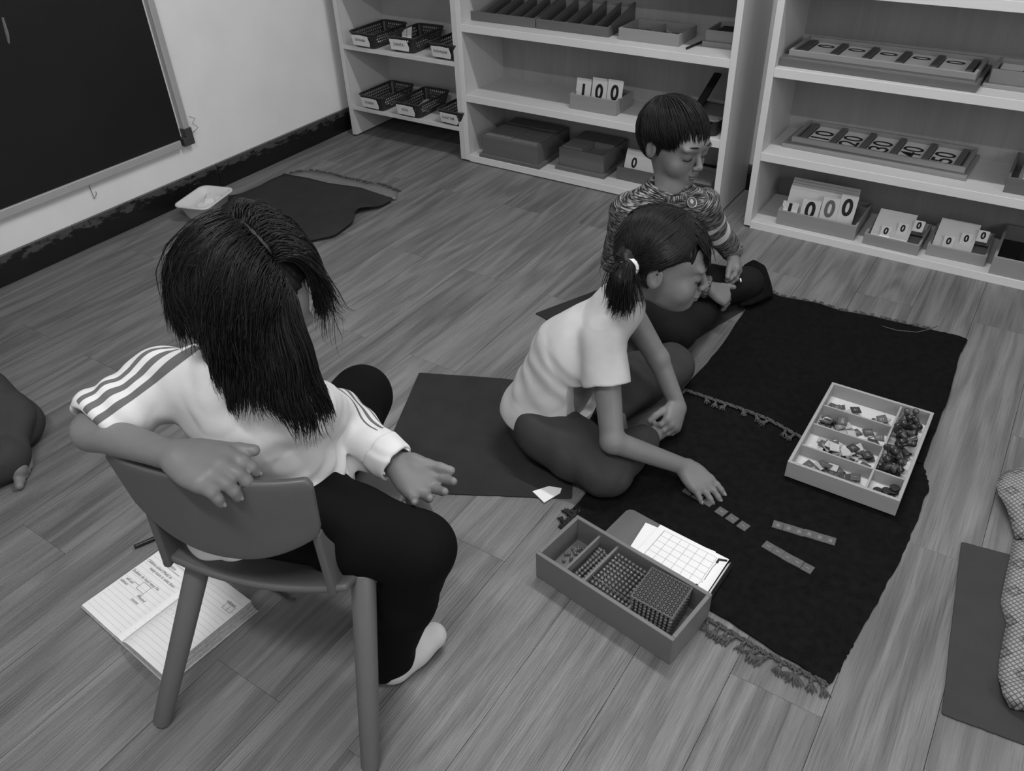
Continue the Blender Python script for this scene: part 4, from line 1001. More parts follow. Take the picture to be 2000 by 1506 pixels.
def field_obj(fl, name, mat, root, tone=None, extra=None, smooth=1):
    Pv, Fc = fl.mesh()
    for _ in range(smooth):
        acc = np.zeros_like(Pv); cn = np.zeros(len(Pv))
        for a, b in ((0, 1), (1, 2), (2, 3), (3, 0)):
            np.add.at(acc, Fc[:, a], Pv[Fc[:, b]]); np.add.at(acc, Fc[:, b], Pv[Fc[:, a]]); np.add.at(cn, Fc[:, a], 1); np.add.at(cn, Fc[:, b], 1)
        Pv = Pv*.5+.5*acc/np.maximum(cn, 1)[:, None]
    return np_obj(Pv, Fc, name, mat, root, tone, extra)
def np_obj(Pv, Fc, name, mat, root, tone=None, extra=None):
    me = bpy.data.meshes.new(name); n = len(Pv); m_ = len(Fc); loc = np.array(root.location) if root is not None else np.zeros(3)
    me.vertices.add(n); me.vertices.foreach_set('co', (Pv-loc).astype(np.float32).ravel()); k = Fc.shape[1]
    me.loops.add(m_*k); me.loops.foreach_set('vertex_index', Fc.astype(np.int32).ravel()); me.polygons.add(m_); me.polygons.foreach_set('loop_start', np.arange(0, m_*k, k, dtype=np.int32))
    me.update(calc_edges=True); me.validate(); me.shade_smooth()
    if n == len(me.vertices):
        a = me.attributes.new('tone', 'FLOAT', 'POINT'); a.data.foreach_set('value', (np.ones(n) if tone is None else tone(Pv)).astype(np.float32))
        for nm, fn in (extra or {}).items(): a = me.attributes.new(nm, 'FLOAT', 'POINT'); a.data.foreach_set('value', fn(Pv).astype(np.float32))
    return link_mesh(name, me, mat, root)
def strands(paths, radii, name, mat, root, seg=3, label=None):
    """many tapered tubes as one mesh; paths: (n, k, 3)"""
    A = np.array(paths); n, k, _ = A.shape; T = np.gradient(A, axis=1); T /= np.linalg.norm(T, axis=2, keepdims=True)+1e-9
    ref = np.array([.31, .22, .92]); a = np.cross(T, ref); a /= np.linalg.norm(a, axis=2, keepdims=True)+1e-9; b = np.cross(T, a)
    rad = np.array(radii).reshape(n, 1)*np.clip(1.15-np.linspace(0, 1, k)**3, .15, 1)[None]
    vs = np.stack([A+(a*math.cos(2*PI*q/seg)+b*math.sin(2*PI*q/seg))*rad[..., None] for q in range(seg)], 2).reshape(-1, 3)
    i0 = (np.arange(n)[:, None]*k+np.arange(k-1)[None]).ravel()*seg; fs = []
    for q in range(seg): fs.append(np.stack([i0+q, i0+(q+1) % seg, i0+seg+(q+1) % seg, i0+seg+q], 1))
    o = np_obj(vs, np.concatenate(fs), name, mat, root)
    if label: o['label'] = label
    return o
def nz(X, Y, Z, f, seed=0):
    """cheap smooth pseudo-noise in -1..1 from a few sines"""
    s = seed*1.7
    return (np.sin(X*f+1.3*np.sin(Y*f*.8+s)+s)+np.sin(Y*f*1.1+1.1*np.sin(Z*f*.9+s*2)+2+s)+np.sin(Z*f*.95+1.2*np.sin(X*f*1.05+s)+4))/3
# ---- head in its own frame: x right, y forward, z up, centre between the ears
def head(fl, c, F, s=1.0, ear=True):
    L = lambda x, y, z: np.array(c)+F@(np.array([x, y, z])*s)
    E = lambda p, r, k=.01, op='u': fl.ell(L(*p), np.array(r)*s, F, k*s, op)
    E((0, -.014, .028), (.072, .088, .076)); E((0, .024, -.028), (.056, .058, .062), .03); E((0, .045, .030), (.055, .040, .042), .02)
    E((0, .056, -.074), (.026, .026, .021), .03); E((0, .035, -.066), (.040, .038, .020), .02)
    for q in (-1, 1):
        E((q*.035, .050, -.036), (.027, .026, .027), .02); E((q*.031, .0945, -.001), (.020, .013, .012), .012, 's')
        E((q*.0305, .0725, -.004), (.0150, .0115, .0115), .006); E((q*.030, .079, .017), (.022, .008, .006), .020)
    fl.cone(L(0, .083, .002), L(0, .097, -.028), .0055*s, .0085*s, .008*s); E((0, .0985, -.031), (.0085, .0080, .0075), .005)
    for q in (-1, 1): E((q*.0095, .0915, -.034), (.0060, .0075, .0055), .004)
    E((0, .088, -.047), (.012, .008, .009), .008)
    E((0, .0880, -.0545), (.0165, .0075, .0040), .0030); E((0, .0860, -.0620), (.0140, .0075, .0045), .0025); E((0, .0975, -.0585), (.017, .0045, .0008), .002, 's')
    if ear:
        for q in (-1, 1):
            E((q*.074, -.010, -.008), (.0075, .0165, .025), .006); E((q*.083, -.006, -.006), (.0075, .0095, .0150), .004, 's'); E((q*.0745, -.002, -.009), (.004, .004, .007), .003)
    return L
def rel(root, pts): return [tuple(np.array(p)-np.array(root.location)) for p in pts]
def face_parts(root, L, s, brow='brow', look=-.0, open_=False):
    for q in (-1, 1):
        lid = [L(q*(.0305+.0145*math.cos(a)), .0835-.0035*abs(math.cos(a))**2-.006*max(0, math.cos(a))*1.0, -.0085-.0042*math.sin(a)*1.0) for a in np.linspace(0, PI, 9)]
        MB().tube(rel(root, lid), [.0004]+[.0011*s]*7+[.0004], 5).build('eyelash', M['hair'], root, smooth=True)
        cr = [L(q*(.0305+.0150*math.cos(a)), .0800-.004*abs(math.cos(a))**2, .0005+.0060*math.sin(a)) for a in np.linspace(.25, PI-.25, 7)]
        MB().tube(rel(root, cr), .0005*s, 4).build('eyelid_crease', M['lip'], root, smooth=True)
        br = [L(q*(.016+.034*u), .0925-.016*u*u*1.3, .0185+.0065*math.sin(PI*(.25+.6*u))) for u in np.linspace(0, 1, 8)]
        MB().tube(rel(root, br), [.0012*s, .0021*s, .0023*s, .0022*s, .002*s, .0017*s, .0012*s, .0005*s], 6).build('eyebrow', M['hair'], root, smooth=True)
    ml = [L(.0160*u, .0925-.009*u*u, -.0583-.0012*abs(u)**2) for u in np.linspace(-1, 1, 9)]
    MB().tube(rel(root, ml), [.0003]+[.0008*s]*7+[.0003], 4).build('mouth_line', M['lip'], root, smooth=True)
def hand(fl, Wr, f, back, thumb, curls=(.3, .35, .35, .4), s=1.0, spread=.10, tcurl=.3, tdir=(.55, .75, -.25), lens=(.040, .045, .041, .032), fr=.0074, bend0=None):
    """wrist point, finger direction, back-of-hand normal, +1/-1 thumb side along f x back"""
    f = nrm(f); back = nrm(back-np.dot(back, f)*f); t = np.cross(f, back)*thumb; Wr = np.array(Wr, float)
    kn = [.024, .0085, -.007, -.0215]; kl = [.053, .056, .053, .047]; nails = []
    for i in range(4):
        K = Wr+(f*kl[i]+t*kn[i]+back*(-.001 if i in (0, 3) else .001))*s
        fl.cone(Wr+t*kn[i]*.45*s+f*.004*s, K, .0125*s, .0092*s, .010*s)
        d = f; p = K; c = curls[i] if not isinstance(curls[i], (tuple, list)) else None; ang = 0; L_ = lens[i]*s; r = fr*s*(1 if i < 3 else .88)
        for j, (fr_, w) in enumerate(((.44, 1.0), (.31, 1.1), (.25, .8))):
            ang += (curls[i][j] if c is None else c*w)
            d = f*math.cos(ang)-back*math.sin(ang)+t*spread*(1.5-i)*(.6 if j else 1); d = nrm(d)
            q = p+d*L_*fr_*1.08; fl.cone(p, q, r, r*.93, .0032 if j else .006*s); r *= .93; p = q
        nails.append((p, d, nrm(back*math.cos(ang)+f*math.sin(ang)), r))
    fl.ell(Wr+f*.030*s-back*.003*s, np.array([.029, .032, .012])*s, np.stack([t, f, np.cross(t, f)], 1), .012*s)
    fl.ell(Wr+(f*.022+t*.020-back*.007)*s, np.array([.013, .020, .011])*s, np.stack([t, f, np.cross(t, f)], 1), .010*s)
    d = nrm(f*tdir[0]+t*tdir[1]+back*tdir[2]); p = Wr+(f*.014+t*.018-back*.004)*s; r = .0105*s
    for L_, w in ((.026, 0), (.022, tcurl), (.018, tcurl*.8)):
        ax = f*.8-t*.25-back*.25; d = nrm(d+ax*w); q = p+d*L_*s; fl.cone(p, q, r, r*.88, .006*s if w == 0 else .0035); r *= .88; p = q
    nails.append((p, d, back, r)); return nails
def nail_parts(root, nails, s=1.0):
    for p, d, n_, r in nails:
        n_ = nrm(n_-np.dot(n_, d)*d); side = np.cross(d, n_); c = p+n_*r*.80+d*r*.15; vs = []
        for v in np.linspace(-1, 1, 5):
            for u in np.linspace(-1, 1, 5): w = .0038*math.sqrt(max(0, 1-.55*abs(v)**3)); vs.append(c+d*v*.0048+side*u*w+n_*(.0016*(1-u*u)-.0004+.0003))
        fs = [(j*5+i, j*5+i+1, (j+1)*5+i+1, (j+1)*5+i) for j in range(4) for i in range(4)]
        o = MB().add(rel(root, vs), fs).build('fingernail', M['nail'], root, smooth=True); o.modifiers.new('s', 'SOLIDIFY').thickness = .0006
M['skin'] = toned('warm_skin', .178, .48, .35, .10, 700, .0006, sss=.08)
M['lip'] = plain('darker_skin_line', .07, .5, .05); M['nail'] = plain('fingernail', .26, .3, .03)
def hair_mat(name, v):
    m, t, b = newmat(name); b.inputs['Roughness'].default_value = .42; b.inputs['Specular IOR Level'].default_value = .30; b.inputs['Base Color'].default_value = g3(v)
    n = noise_node(t, mapping(t, (60, 60, 60)), 3, 3); t.links.new(ramp(t, n, [(.3, v*.6), (.7, v*1.6)]), b.inputs['Base Color']); return m
M['hair'] = hair_mat('black_hair', .005); M['hair2'] = hair_mat('black_hair_strands', .0065)
M['white_shirt'] = toned('white_cotton', .68, .85, .15, .25, 900, .0005)
M['striped_shirt'] = toned('white_striped_cotton', .68, .85, .15, .25, 900, .0005)
t = M['striped_shirt'].node_tree; b = t.nodes['Principled BSDF']; old = b.inputs['Base Color'].links[0].from_socket
at = N(t, 'ShaderNodeAttribute', attribute_name='stripe'); st_ = mathn(t, 'GREATER_THAN', at.outputs['Fac'], 0.0)
t.links.new(mathn(t, 'MULTIPLY', old, mathn(t, 'SUBTRACT', 1.0, mathn(t, 'MULTIPLY', st_, .80))), b.inputs['Base Color'])
M['grey_shirt'] = toned('pale_cotton', .52, .85, .15, .25, 900, .0005)
M['black_leg'] = toned('black_stretch_cotton', .005, .8, .08, .2, 900, .0005)
M['grey_trouser'] = toned('grey_cotton_trousers', .047, .85, .15, .25, 700, .0006)
M['dark_trouser'] = toned('dark_trousers', .008, .8, .2, .25, 700, .0006)
M['charcoal_trouser'] = toned('charcoal_trousers', .052, .9, .1, .3, 500, .001)
M['sock'] = toned('pale_sock', .52, .9, .1, .4, 700, .001)
m, t, b = newmat('marled_knit'); b.inputs['Roughness'].default_value = .9; b.inputs['Specular IOR Level'].default_value = .1
at = N(t, 'ShaderNodeAttribute', attribute_name='along'); at2 = N(t, 'ShaderNodeAttribute', attribute_name='tone')
cx_ = N(t, 'ShaderNodeCombineXYZ'); tc = N(t, 'ShaderNodeTexCoord'); n0 = noise_node(t, tc.outputs['Object'], 22, 2)
al = mathn(t, 'ADD', mathn(t, 'MULTIPLY', at.outputs['Fac'], 430), mathn(t, 'MULTIPLY', n0, 3.5)); t.links.new(al, cx_.inputs[0])
sp = N(t, 'ShaderNodeSeparateXYZ'); t.links.new(tc.outputs['Object'], sp.inputs[0]); t.links.new(mathn(t, 'MULTIPLY', sp.outputs[0], 55), cx_.inputs[1]); t.links.new(mathn(t, 'MULTIPLY', sp.outputs[2], 55), cx_.inputs[2])
st_ = noise_node(t, cx_.outputs[0], 1.0, 2, .5)
kk = ramp(t, st_, [(.40, .020), (.50, .085), (.62, .30)]); mx = mathn(t, 'MULTIPLY', kk, at2.outputs['Fac']); t.links.new(mathn(t, 'MAXIMUM', mx, mathn(t, 'SUBTRACT', at2.outputs['Fac'], 1.6)), b.inputs['Base Color'])
bump(t, b, mathn(t, 'SINE', mathn(t, 'MULTIPLY', at.outputs['Fac'], 1500)), .5, .0015); M['knit'] = m
HC, HR = np.array([0, -.013, .026]), np.array([.079, .096, .087])       # hair ellipsoid in head space
def fall(L, F, s, roots, dirs, steps, step, layer, g=(0, 0, -1), stiff=.82, jit=.02, curl=0, extra=None, ease=0):
    """let strands run over the head ellipsoid and then hang by gravity"""
    roots = np.array(roots, float); n = len(roots); c = L(*HC); p = roots.copy(); d = np.array(dirs, float); out = [p.copy()]; g = np.array(g, float)
    lay = np.array(layer).reshape(n, 1); ph = RNG.uniform(0, 6.28, (n, 1)); steps_ = steps
    for k in range(steps_):
        q_ = p-c; w_ = .05+.14*k/steps_; d = d+w_*np.stack([nz(q_[:, 0], q_[:, 1], q_[:, 2], 70, a_) for a_ in (1, 4, 8)], 1)
        d = d*stiff+g*(1-stiff)+RNG.normal(0, jit, (n, 3)); 
        if curl: d = d+curl*(k/steps_)**2*np.concatenate([np.sin(ph+k*.8), np.cos(ph+k*.9), 0*ph], 1)
        d /= np.linalg.norm(d, axis=1, keepdims=True); p = p+d*np.array(step).reshape(-1, 1)
        q = (p-c)@F; rr = HR*s+lay; e = np.linalg.norm(q/rr, axis=1, keepdims=True); ins = e < 1
        q2 = np.where(ins, q/np.maximum(e, 1e-6), q); p = c+q2@F.T
        if extra is not None: p = extra(p)
        out.append(p.copy())
    return np.stack(out, 1)
def surf(L, dirv, s=1.0, off=0):
    d = nrm(dirv); r = 1/math.sqrt((d[0]/(HR[0]+off))**2+(d[1]/(HR[1]+off))**2+(d[2]/(HR[2]+off))**2); return L(*(HC+d*r))
def slerp(a, b, t):
    a, b = nrm(a), nrm(b); o = math.acos(max(-1, min(1, float(a@b)))); 
    return a if o < 1e-4 else (math.sin((1-t)*o)*a+math.sin(t*o)*b)/math.sin(o)
def capped(F, zcut, s, gro=.0012, ng=46, ax=0):
    def fn(x, y, z):
        x, y, z = x/s-HC[0], y/s-HC[1], z/s-HC[2]; r = HR
        k0 = np.sqrt((x/r[0])**2+(y/r[1])**2+(z/r[2])**2); k1 = np.sqrt((x/r[0]**2)**2+(y/r[1]**2)**2+(z/r[2]**2)**2)+1e-6
        d = k0*(k0-1)/k1; ph = np.arctan2(x, y); d = d+gro*np.sin(ph*ng+6*np.sin(z*40)+3*np.sin(ph*7))
        cut = zcut(x+HC[0], y+HC[1], z+HC[2], ph)
        return np.maximum(d, cut*.8)*s
    return fn
def seg_t(Pv, a, b):
    a = np.array(a); ab = np.array(b)-a; t = ((Pv-a)@ab)/(ab@ab); d = np.linalg.norm(Pv-a-ab*np.clip(t, 0, 1)[:, None], axis=1); return t, d
# ------------------------------------------------------------------ 1: girl on the chair
def J(px, py, z): return np.array(P(px, py, z))
vr = np.array([.82, .57, 0]); vt = np.array([.57, -.82, 0]); vz = np.array([0, 0, 1.])
G = thing('person', 'child with long black hair sitting sideways on the grey chair, white striped-sleeve top, black leggings', 'person', (-.90, .62, 0))
hip = V3(-.935, .640, .405); chest = V3(-.925, .60, .60); neck = V3(-.900, .590, .712)
hc = J(480, 578, .822); HF = frame((.762, -.016, -.647))
shR, elR, wrR = J(318, 745, .655), J(182, 842, .620), J(350, 893, .630)
shL, elL, wrL = J(592, 800, .625), J(655, 815, .480), J(778, 908, .440)
knR, anR, toR = J(818, 1072, .365), J(764, 1278, .055), J(846, 1242, .035)
knL, anL, toL = J(705, 775, .385), J(660, 985, .08), J(720, 930, .03)
hpR, hpL = hip+V3(.03, -.05, -.01), hip+V3(-.01, .06, 0)
lo, hi = V3(-1.24, .30, -.0), V3(-.52, 1.12, .97)
fb = Field(lo, hi, .0028)
L1 = head(fb, hc, HF, 1.0)
fb.chain([hc-.02*vz, neck, chest, hip], [.040, .040, .085, .088], .03)
fb.chain([shR, elR, wrR], [.036, .030, .021], .012); fb.chain([shL, elL, wrL], [.036, .029, .020], .012)
fb.cone(neck, shR, .04, .036, .03); fb.cone(neck, shL, .04, .036, .03)
fb.chain([hpR, knR, anR], [.062, .044, .030], .02); fb.chain([hpL, knL, anL], [.062, .044, .030], .02)
fb.chain([anR, toR], [.028, .022], .012); fb.chain([anL, toL], [.028, .022], .012)
fR = nrm(J(452, 930, .622)-wrR)
nl = hand(fb, wrR-.004*fR, fR, vz*.95+vt*.25, -1, curls=((.35, .5, .35), (.42, .55, .35), (.48, .55, .35), (.5, .55, .35)), lens=(.039, .043, .040, .033), fr=.0086, s=1.25, spread=.05, tdir=(.90, .42, -.05), tcurl=.10)
fL = nrm(J(835, 958, .415)-wrL)
nl2 = hand(fb, wrL, fL, -vz*.90-vt*.30+.2*vr, 1, curls=((.25, .35, .25), (.35, .45, .3), (.45, .5, .3), (.5, .55, .3)), s=1.10, spread=.20, tdir=(.92, .48, -.12), tcurl=.08, lens=(.042, .046, .042, .035), fr=.0082)
field_obj(fb, 'body', 'skin', G, lambda Q: np.where(seg_t(Q, wrL, wrL+fL*.12)[1] < .05, .92, 1.0)); del fb
nail_parts(G, nl[:4])
# top: white sweatshirt
fs = Field(V3(-1.24, .33, .34), V3(-.66, .86, .80), .0030)
fs.chain([neck-.012*vz, chest, hip+V3(0, 0, .01)], [.062, .103, .112], .04, flat=((.25, -.97, 0), 1.10))
fs.cone(neck-.02*vz, shR, .058, .052, .03); fs.cone(neck-.02*vz, shL, .058, .050, .03)
fs.chain([shR, elR+.25*(shR-elR)], [.054, .050], .02); fs.cone(elR+.34*(shR-elR), elR+.04*(shR-elR)-.006*vt, .056, .061, .012); fs.plane(elR+.02*(shR-elR), nrm(elR-shR)+.25*nrm(wrR-elR)-.15*vz, k=.02, lo=elR-.10, hi=elR+.10)
c1 = elL+.1*(wrL-elL); fs.chain([shL, elL, wrL-.20*(wrL-elL)], [.052, .046, .040], .02)
dL = nrm(wrL-elL); cf = wrL-.30*(wrL-elL); fs.cone(cf, cf+dL*.030, .041, .036, .004)
fs.ell(V3(-.87-.937*.085+.35*.012, .53-.35*.085-.937*.012, .398), V3(.066, .040, .042), frame(V3(-.35, .937, 0)), .02); fs.plane(hip+V3(0, 0, -.055), V3(0, .0, -1), lo=V3(-1.1, .4, .30), hi=V3(-.72, .85, .5))
fs.ell(neck+V3(.01, -.005, .055), V3(.050, .050, .06), None, .01, 's')
fs.cone(elR+.06*(shR-elR), elR-.3*(shR-elR), .037, .040, .006, 's')
fs.cone(wrL-.10*(wrL-elL), wrL+.5*(wrL-elL), .029, .031, .004, 's')
def fold1(X, Y, Z):
    a = nz(X, Y, Z, 34, 1); b_ = nz(X, Y, Z, 75, 2); return .0062*(1-np.abs(a)*1.8)*.8+.0030*b_+.0030*np.sin(130*(Z+.5*X-.35*Y)+3*a)*np.exp(-((Z-.44)/.07)**2)
fs.disp(fold1)
eR = nrm(elR-shR)
fs.disp(lambda X, Y, Z: .0038*np.sin(((X-shR[0])*eR[0]+(Y-shR[1])*eR[1]+(Z-shR[2])*eR[2])*175+2*nz(X, Y, Z, 30, 5))*np.exp(-(((X-elR[0])**2+(Y-elR[1])**2+(Z-elR[2])**2)/.075**2)))
fs.disp(lambda X, Y, Z: .0024*np.sin(((X-elL[0])*dL[0]+(Y-elL[1])*dL[1]+(Z-elL[2])*dL[2])*120+2*nz(X, Y, Z, 30, 5))*np.exp(-(((X-elL[0]-.02)**2+(Y-elL[1])**2+(Z-elL[2])**2)/.09**2)))
refR = nrm(np.cross(eR, np.cross(vz*.85+vt*.45, eR))); sdR = np.cross(eR, refR)
eL = nrm(wrL-elL); refL = nrm(np.cross(eL, np.cross(vz*.75-vt*.35+vr*.35, eL))); sdL = np.cross(eL, refL)
def stripes(Q):
    q = Q-shR; al = q@eR; u_ = q@refR; s_ = .055*np.arctan2(q@sdR, u_)-.002
    d1 = np.minimum.reduce([.0058-np.abs(((s_+.0125*3) % .0235)-.0118), .036-np.abs(s_), al+.070, .112-al, u_+.01])
    q = Q-elL; al = q@eL; s_ = .042*np.arctan2(q@sdL, q@refL)
    d2 = np.minimum.reduce([.0044-np.abs(((s_+.0095*3) % .019)-.0095), .019-np.abs(s_), al+.12, .095-al]); return np.maximum(d1, d2)
field_obj(fs, 'sweatshirt', 'striped_shirt', G, None, {'stripe': stripes}); del fs
fc = Field(cf-.07, cf+.07, .0022)        # turned cuff of the left sleeve
fc.cone(cf+dL*.001, cf+dL*.043, .0425, .0375, .003); fc.plane(cf+dL*.043, dL, k=.006); fc.plane(cf, -dL, k=.006); fc.cone(cf+dL*.02, cf+dL*.10, .0305, .0315, .003, 's')
fc.disp(lambda X, Y, Z: .0008*np.sin(nz(X, Y, Z, 60)*6)); field_obj(fc, 'cuff', 'white_shirt', G); del fc
# black leggings
fp = Field(V3(-1.20, .48, .0), V3(-.56, 1.12, .53), .0032)
fp.cone(hip+V3(0, -.015, .055), hip-.01*vz, .098, .104, .03); fp.cone(hip+V3(.018, -.050, -.012), hip+V3(.06, -.03, -.012), .085, .085, .03); fp.chain([hpR, .5*(hpR+knR), knR, .55*knR+.45*anR, anR], [.088, .076, .061, .054, .040], .02)
fp.chain([hpL, .5*(hpL+knL), knL, .55*knL+.45*anL, anL], [.088, .076, .061, .054, .040], .02); fp.cone(anR, anR-V3(0, 0, .022)+.25*(anR-toR)*[1, 1, 0], .042, .030, .02); fp.plane(V3(0, 0, .003), -vz, k=.01); fp.plane(V3(0, 0, .352), -vz, k=.01, lo=V3(-1.10, .45, .2), hi=V3(-.80, .80, .45))
fp.disp(lambda X, Y, Z: .0016*nz(X, Y, Z, 45, 3)); field_obj(fp, 'leggings', 'black_leg', G); del fp
# socks
fk = Field(V3(-.86, .48, 0), V3(-.60, .86, .13), .0030); dT = nrm(toR-anR)
fk.chain([anR+.03*vz, anR-V3(0, 0, .028), .5*(anR+toR)+V3(0, 0, -.012), toR], [.033, .036, .033, .027], .02); fk.plane(V3(0, 0, .0035), -vz, k=.008)
field_obj(fk, 'sock', 'sock', G); del fk
fk = Field(anL-.12, anL+.16, .0035); fk.chain([anL+.03*vz, anL-V3(0, 0, .035), .5*(anL+toL)+V3(0, 0, -.012), toL], [.033, .036, .033, .027], .02); fk.plane(V3(0, 0, .0035), -vz, k=.008)
field_obj(fk, 'sock', 'sock', G); del fk
# hair: a dark cap and then strands parted along a line and hanging over the face
fh = Field(hc-.15, hc+.15, .0032)
zc = lambda x, y, z, ph: np.where((y > .035) & (z < .12), .080-z, -.058-z)
fh.custom(hc, .14, HF, capped(HF, zc, 1.0)); field_obj(fh, 'hair_cap', 'hair', G); del fh
roots, dirs, lens_ = [], [], []
def part_dir(u): # from the whorl at the back to the forehead, in head space
    return slerp((0.004, -.62, .80), (-.004, .72, .70), u)
paths, rad = [], []
def grow(n, side, lay, length, steps=20, curl=.12, jit=.012, u0=0, u1=1, stiff=.86, dfwd=.0, sp=(.0, .9)):
    rt, dr, ly, stp = [], [], [], []
    for _ in range(n):
        u = random.uniform(u0, u1); w = random.uniform(*sp)
        d0 = part_dir(u); d1 = slerp(d0, (side, d0[1]*.5, -.15), w*.55); p = surf(L1, d1, off=lay*.4)
        d2 = slerp(d0, (side, d0[1]*.5, -.15), w*.55+.1); v = nrm(surf(L1, d2)-p); df = dfwd if dfwd else -.40*max(0, 1-u/.40)+.35*max(0, (u-.6)/.4); v = nrm(v+df*HF[:, 1])
        rt.append(p); dr.append(v); ly.append(lay*random.uniform(.5, 1.3)); le = length*(.168+.050*u)*(1-.10*w)
        stp.append(le*(1.05-.42*random.random()**1.4)/steps)
    return fall(L1, HF, 1.0, rt, dr, steps, stp, ly, stiff=stiff, jit=jit, curl=curl)
for side, k_, n1, n2, um, sp_ in ((1, 1.0, 1500, 3600, .97, (0, .9)), (-1, .76, 1000, 2200, .66, (0, .75))):
    paths.append(grow(n1, side, .009, k_*.90, u1=um, jit=.010, curl=.20, sp=sp_)); rad.append(RNG.uniform(.0014, .0022, n1))
    paths.append(grow(n2, side, .017, k_*.97, u1=um, jit=.014, curl=.35, sp=sp_)); rad.append(RNG.uniform(.0005, .0010, n2))
for (n_, le, cu, df, ua, ub, sp_) in ((520, 1.02, .30, .9, .76, .97, (0, .45)), (420, 1.05, .45, 1.5, .84, .97, (0, .3)), (260, .98, .5, 2.2, .88, .96, (0, .2)), (900, 1.12, .40, -.10, .12, .60, (.1, .9)), (500, 1.20, .5, -.25, .05, .35, (.2, .9))):
    paths.append(grow(n_, 1, .017, le, u0=ua, u1=ub, jit=.012, curl=cu, dfwd=df, sp=sp_)); rad.append(RNG.uniform(.0006, .0013, n_))
paths.append(grow(260, -1, .020, 1.12, u0=.1, u1=.66, jit=.02, curl=.7, sp=(.1, .9))); rad.append(RNG.uniform(.0004, .0009, 260))
paths.append(grow(300, 1, .022, 1.15, u0=.0, u1=.9, jit=.02, curl=.8, sp=(.0, .9))); rad.append(RNG.uniform(.0004, .0009, 300))
strands(np.concatenate(paths), np.concatenate(rad), 'hair', 'hair2', G, label='long loose black hair falling over the face')
pl_ = [surf(L1, part_dir(u), off=.0085) for u in np.linspace(.08, .60, 12)]
MB().tube(rel(G, pl_), [.0010]+[.0042]*10+[.0010], 6).build('hair_part', M['skin'], G, smooth=True)

# ------------------------------------------------------------------ 2: girl with ponytail, reaching over the rug
G2 = thing('person', 'child with a tied ponytail and pale T-shirt sitting on the rug, reaching for tiles', 'person', (-.80, 1.42, 0))
S2 = 1.07; hip2 = J(1065, 800, .105); neck2 = V3(-.712, 1.475, .415); ch2 = .5*hip2+.5*neck2+V3(-.006, -.004, .012)
hc2 = J(1293, 512, .525); HF2 = frame((.877, .340, -.16), roll=.12)
shR, elR, wrR = J(1178, 662, .362), J(1196, 862, .165), J(1338, 912, .052)
shL, elL, wrL = J(1224, 600, .335), J(1285, 700, .20), J(1325, 795, .078)
knR, anR = J(1182, 920, .062), J(1255, 860, .045); knL, anL = J(1312, 715, .075), J(1200, 800, .045)
h2R, h2L = hip2+V3(.03, -.05, -.01), hip2+V3(-.03, .06, -.01)
fb = Field(V3(-1.02, 1.16, 0), V3(-.30, 1.86, .69), .0028)
L2 = head(fb, hc2, HF2, S2)
fb.chain([hc2-.03*HF2[:, 2]-.02*HF2[:, 1], neck2, ch2, hip2], [.034, .033, .080, .085], .03)
for a, b_, c in ((shR, elR, wrR), (shL, elL, wrL)): fb.cone(neck2, a, .035, .034, .03); fb.chain([a, b_, c], [.035, .0275, .0205], .012)
fb.chain([h2R, knR, anR], [.065, .045, .028], .02); fb.chain([h2L, knL, anL], [.065, .045, .028], .02)
fb.chain([anR, anR+V3(.02, .07, -.01)], [.027, .02], .01); fb.chain([anL, anL+V3(.05, -.06, -.012)], [.027, .02], .01)
fr_ = nrm(J(1412, 985, .012)-wrR)
nlr = hand(fb, wrR, fr_, vz*.9+.15*vt, -1, curls=((.12, .25, .2), (.15, .25, .2), (.15, .25, .2), (.2, .3, .2)), s=1.12, spread=.10, tdir=(.85, .35, -.35), tcurl=.1)
fl_ = nrm(J(1300, 868, .040)-wrL)
nll = hand(fb, wrL, fl_, nrm(vr*.8+vz*.5), 1, curls=((.6, .9, .6), (.6, .9, .6), (.6, .9, .6), (.6, .9, .6)), s=1.10, spread=.06, tdir=(.75, .45, -.5), tcurl=.35)
field_obj(fb, 'body', 'skin', G2, lambda Q: np.where(np.linalg.norm((Q-L2(0, .089, -.058))/.016, axis=1) < 1, .78, 1.0)); del fb
M['skin2'] = M['skin']; nail_parts(G2, nlr[:4]); face_parts(G2, L2, S2)
# T-shirt
fs = Field(V3(-1.04, 1.18, .04), V3(-.52, 1.72, .48), .0030); ax2 = nrm(neck2-hip2)
fs.chain([neck2-.015*vz, ch2, hip2-.005*ax2], [.056, .104, .112], .04); fs.cone(neck2-.02*vz, shR, .052, .050, .03); fs.cone(neck2-.02*vz, shL, .050, .036, .03)
uR = nrm(elR-shR); uL = nrm(elL-shL); fs.cone(shR, shR+uR*.115, .052, .058, .015); fs.cone(shL, shL+uL*.03, .036, .036, .015)
fs.plane(shR+uR*.108, uR, lo=shR+uR*.15-.10, hi=shR+uR*.15+.10, k=.003); fs.cone(shR+uR*.085, shR+uR*.3, .042, .050, .004, 's')
fs.plane(hip2-ax2*.050, -ax2, k=.006)
fs.ell(neck2+.045*HF2[:, 2]+V3(.012, 0, .02), V3(.044, .046, .055), None, .008, 's')

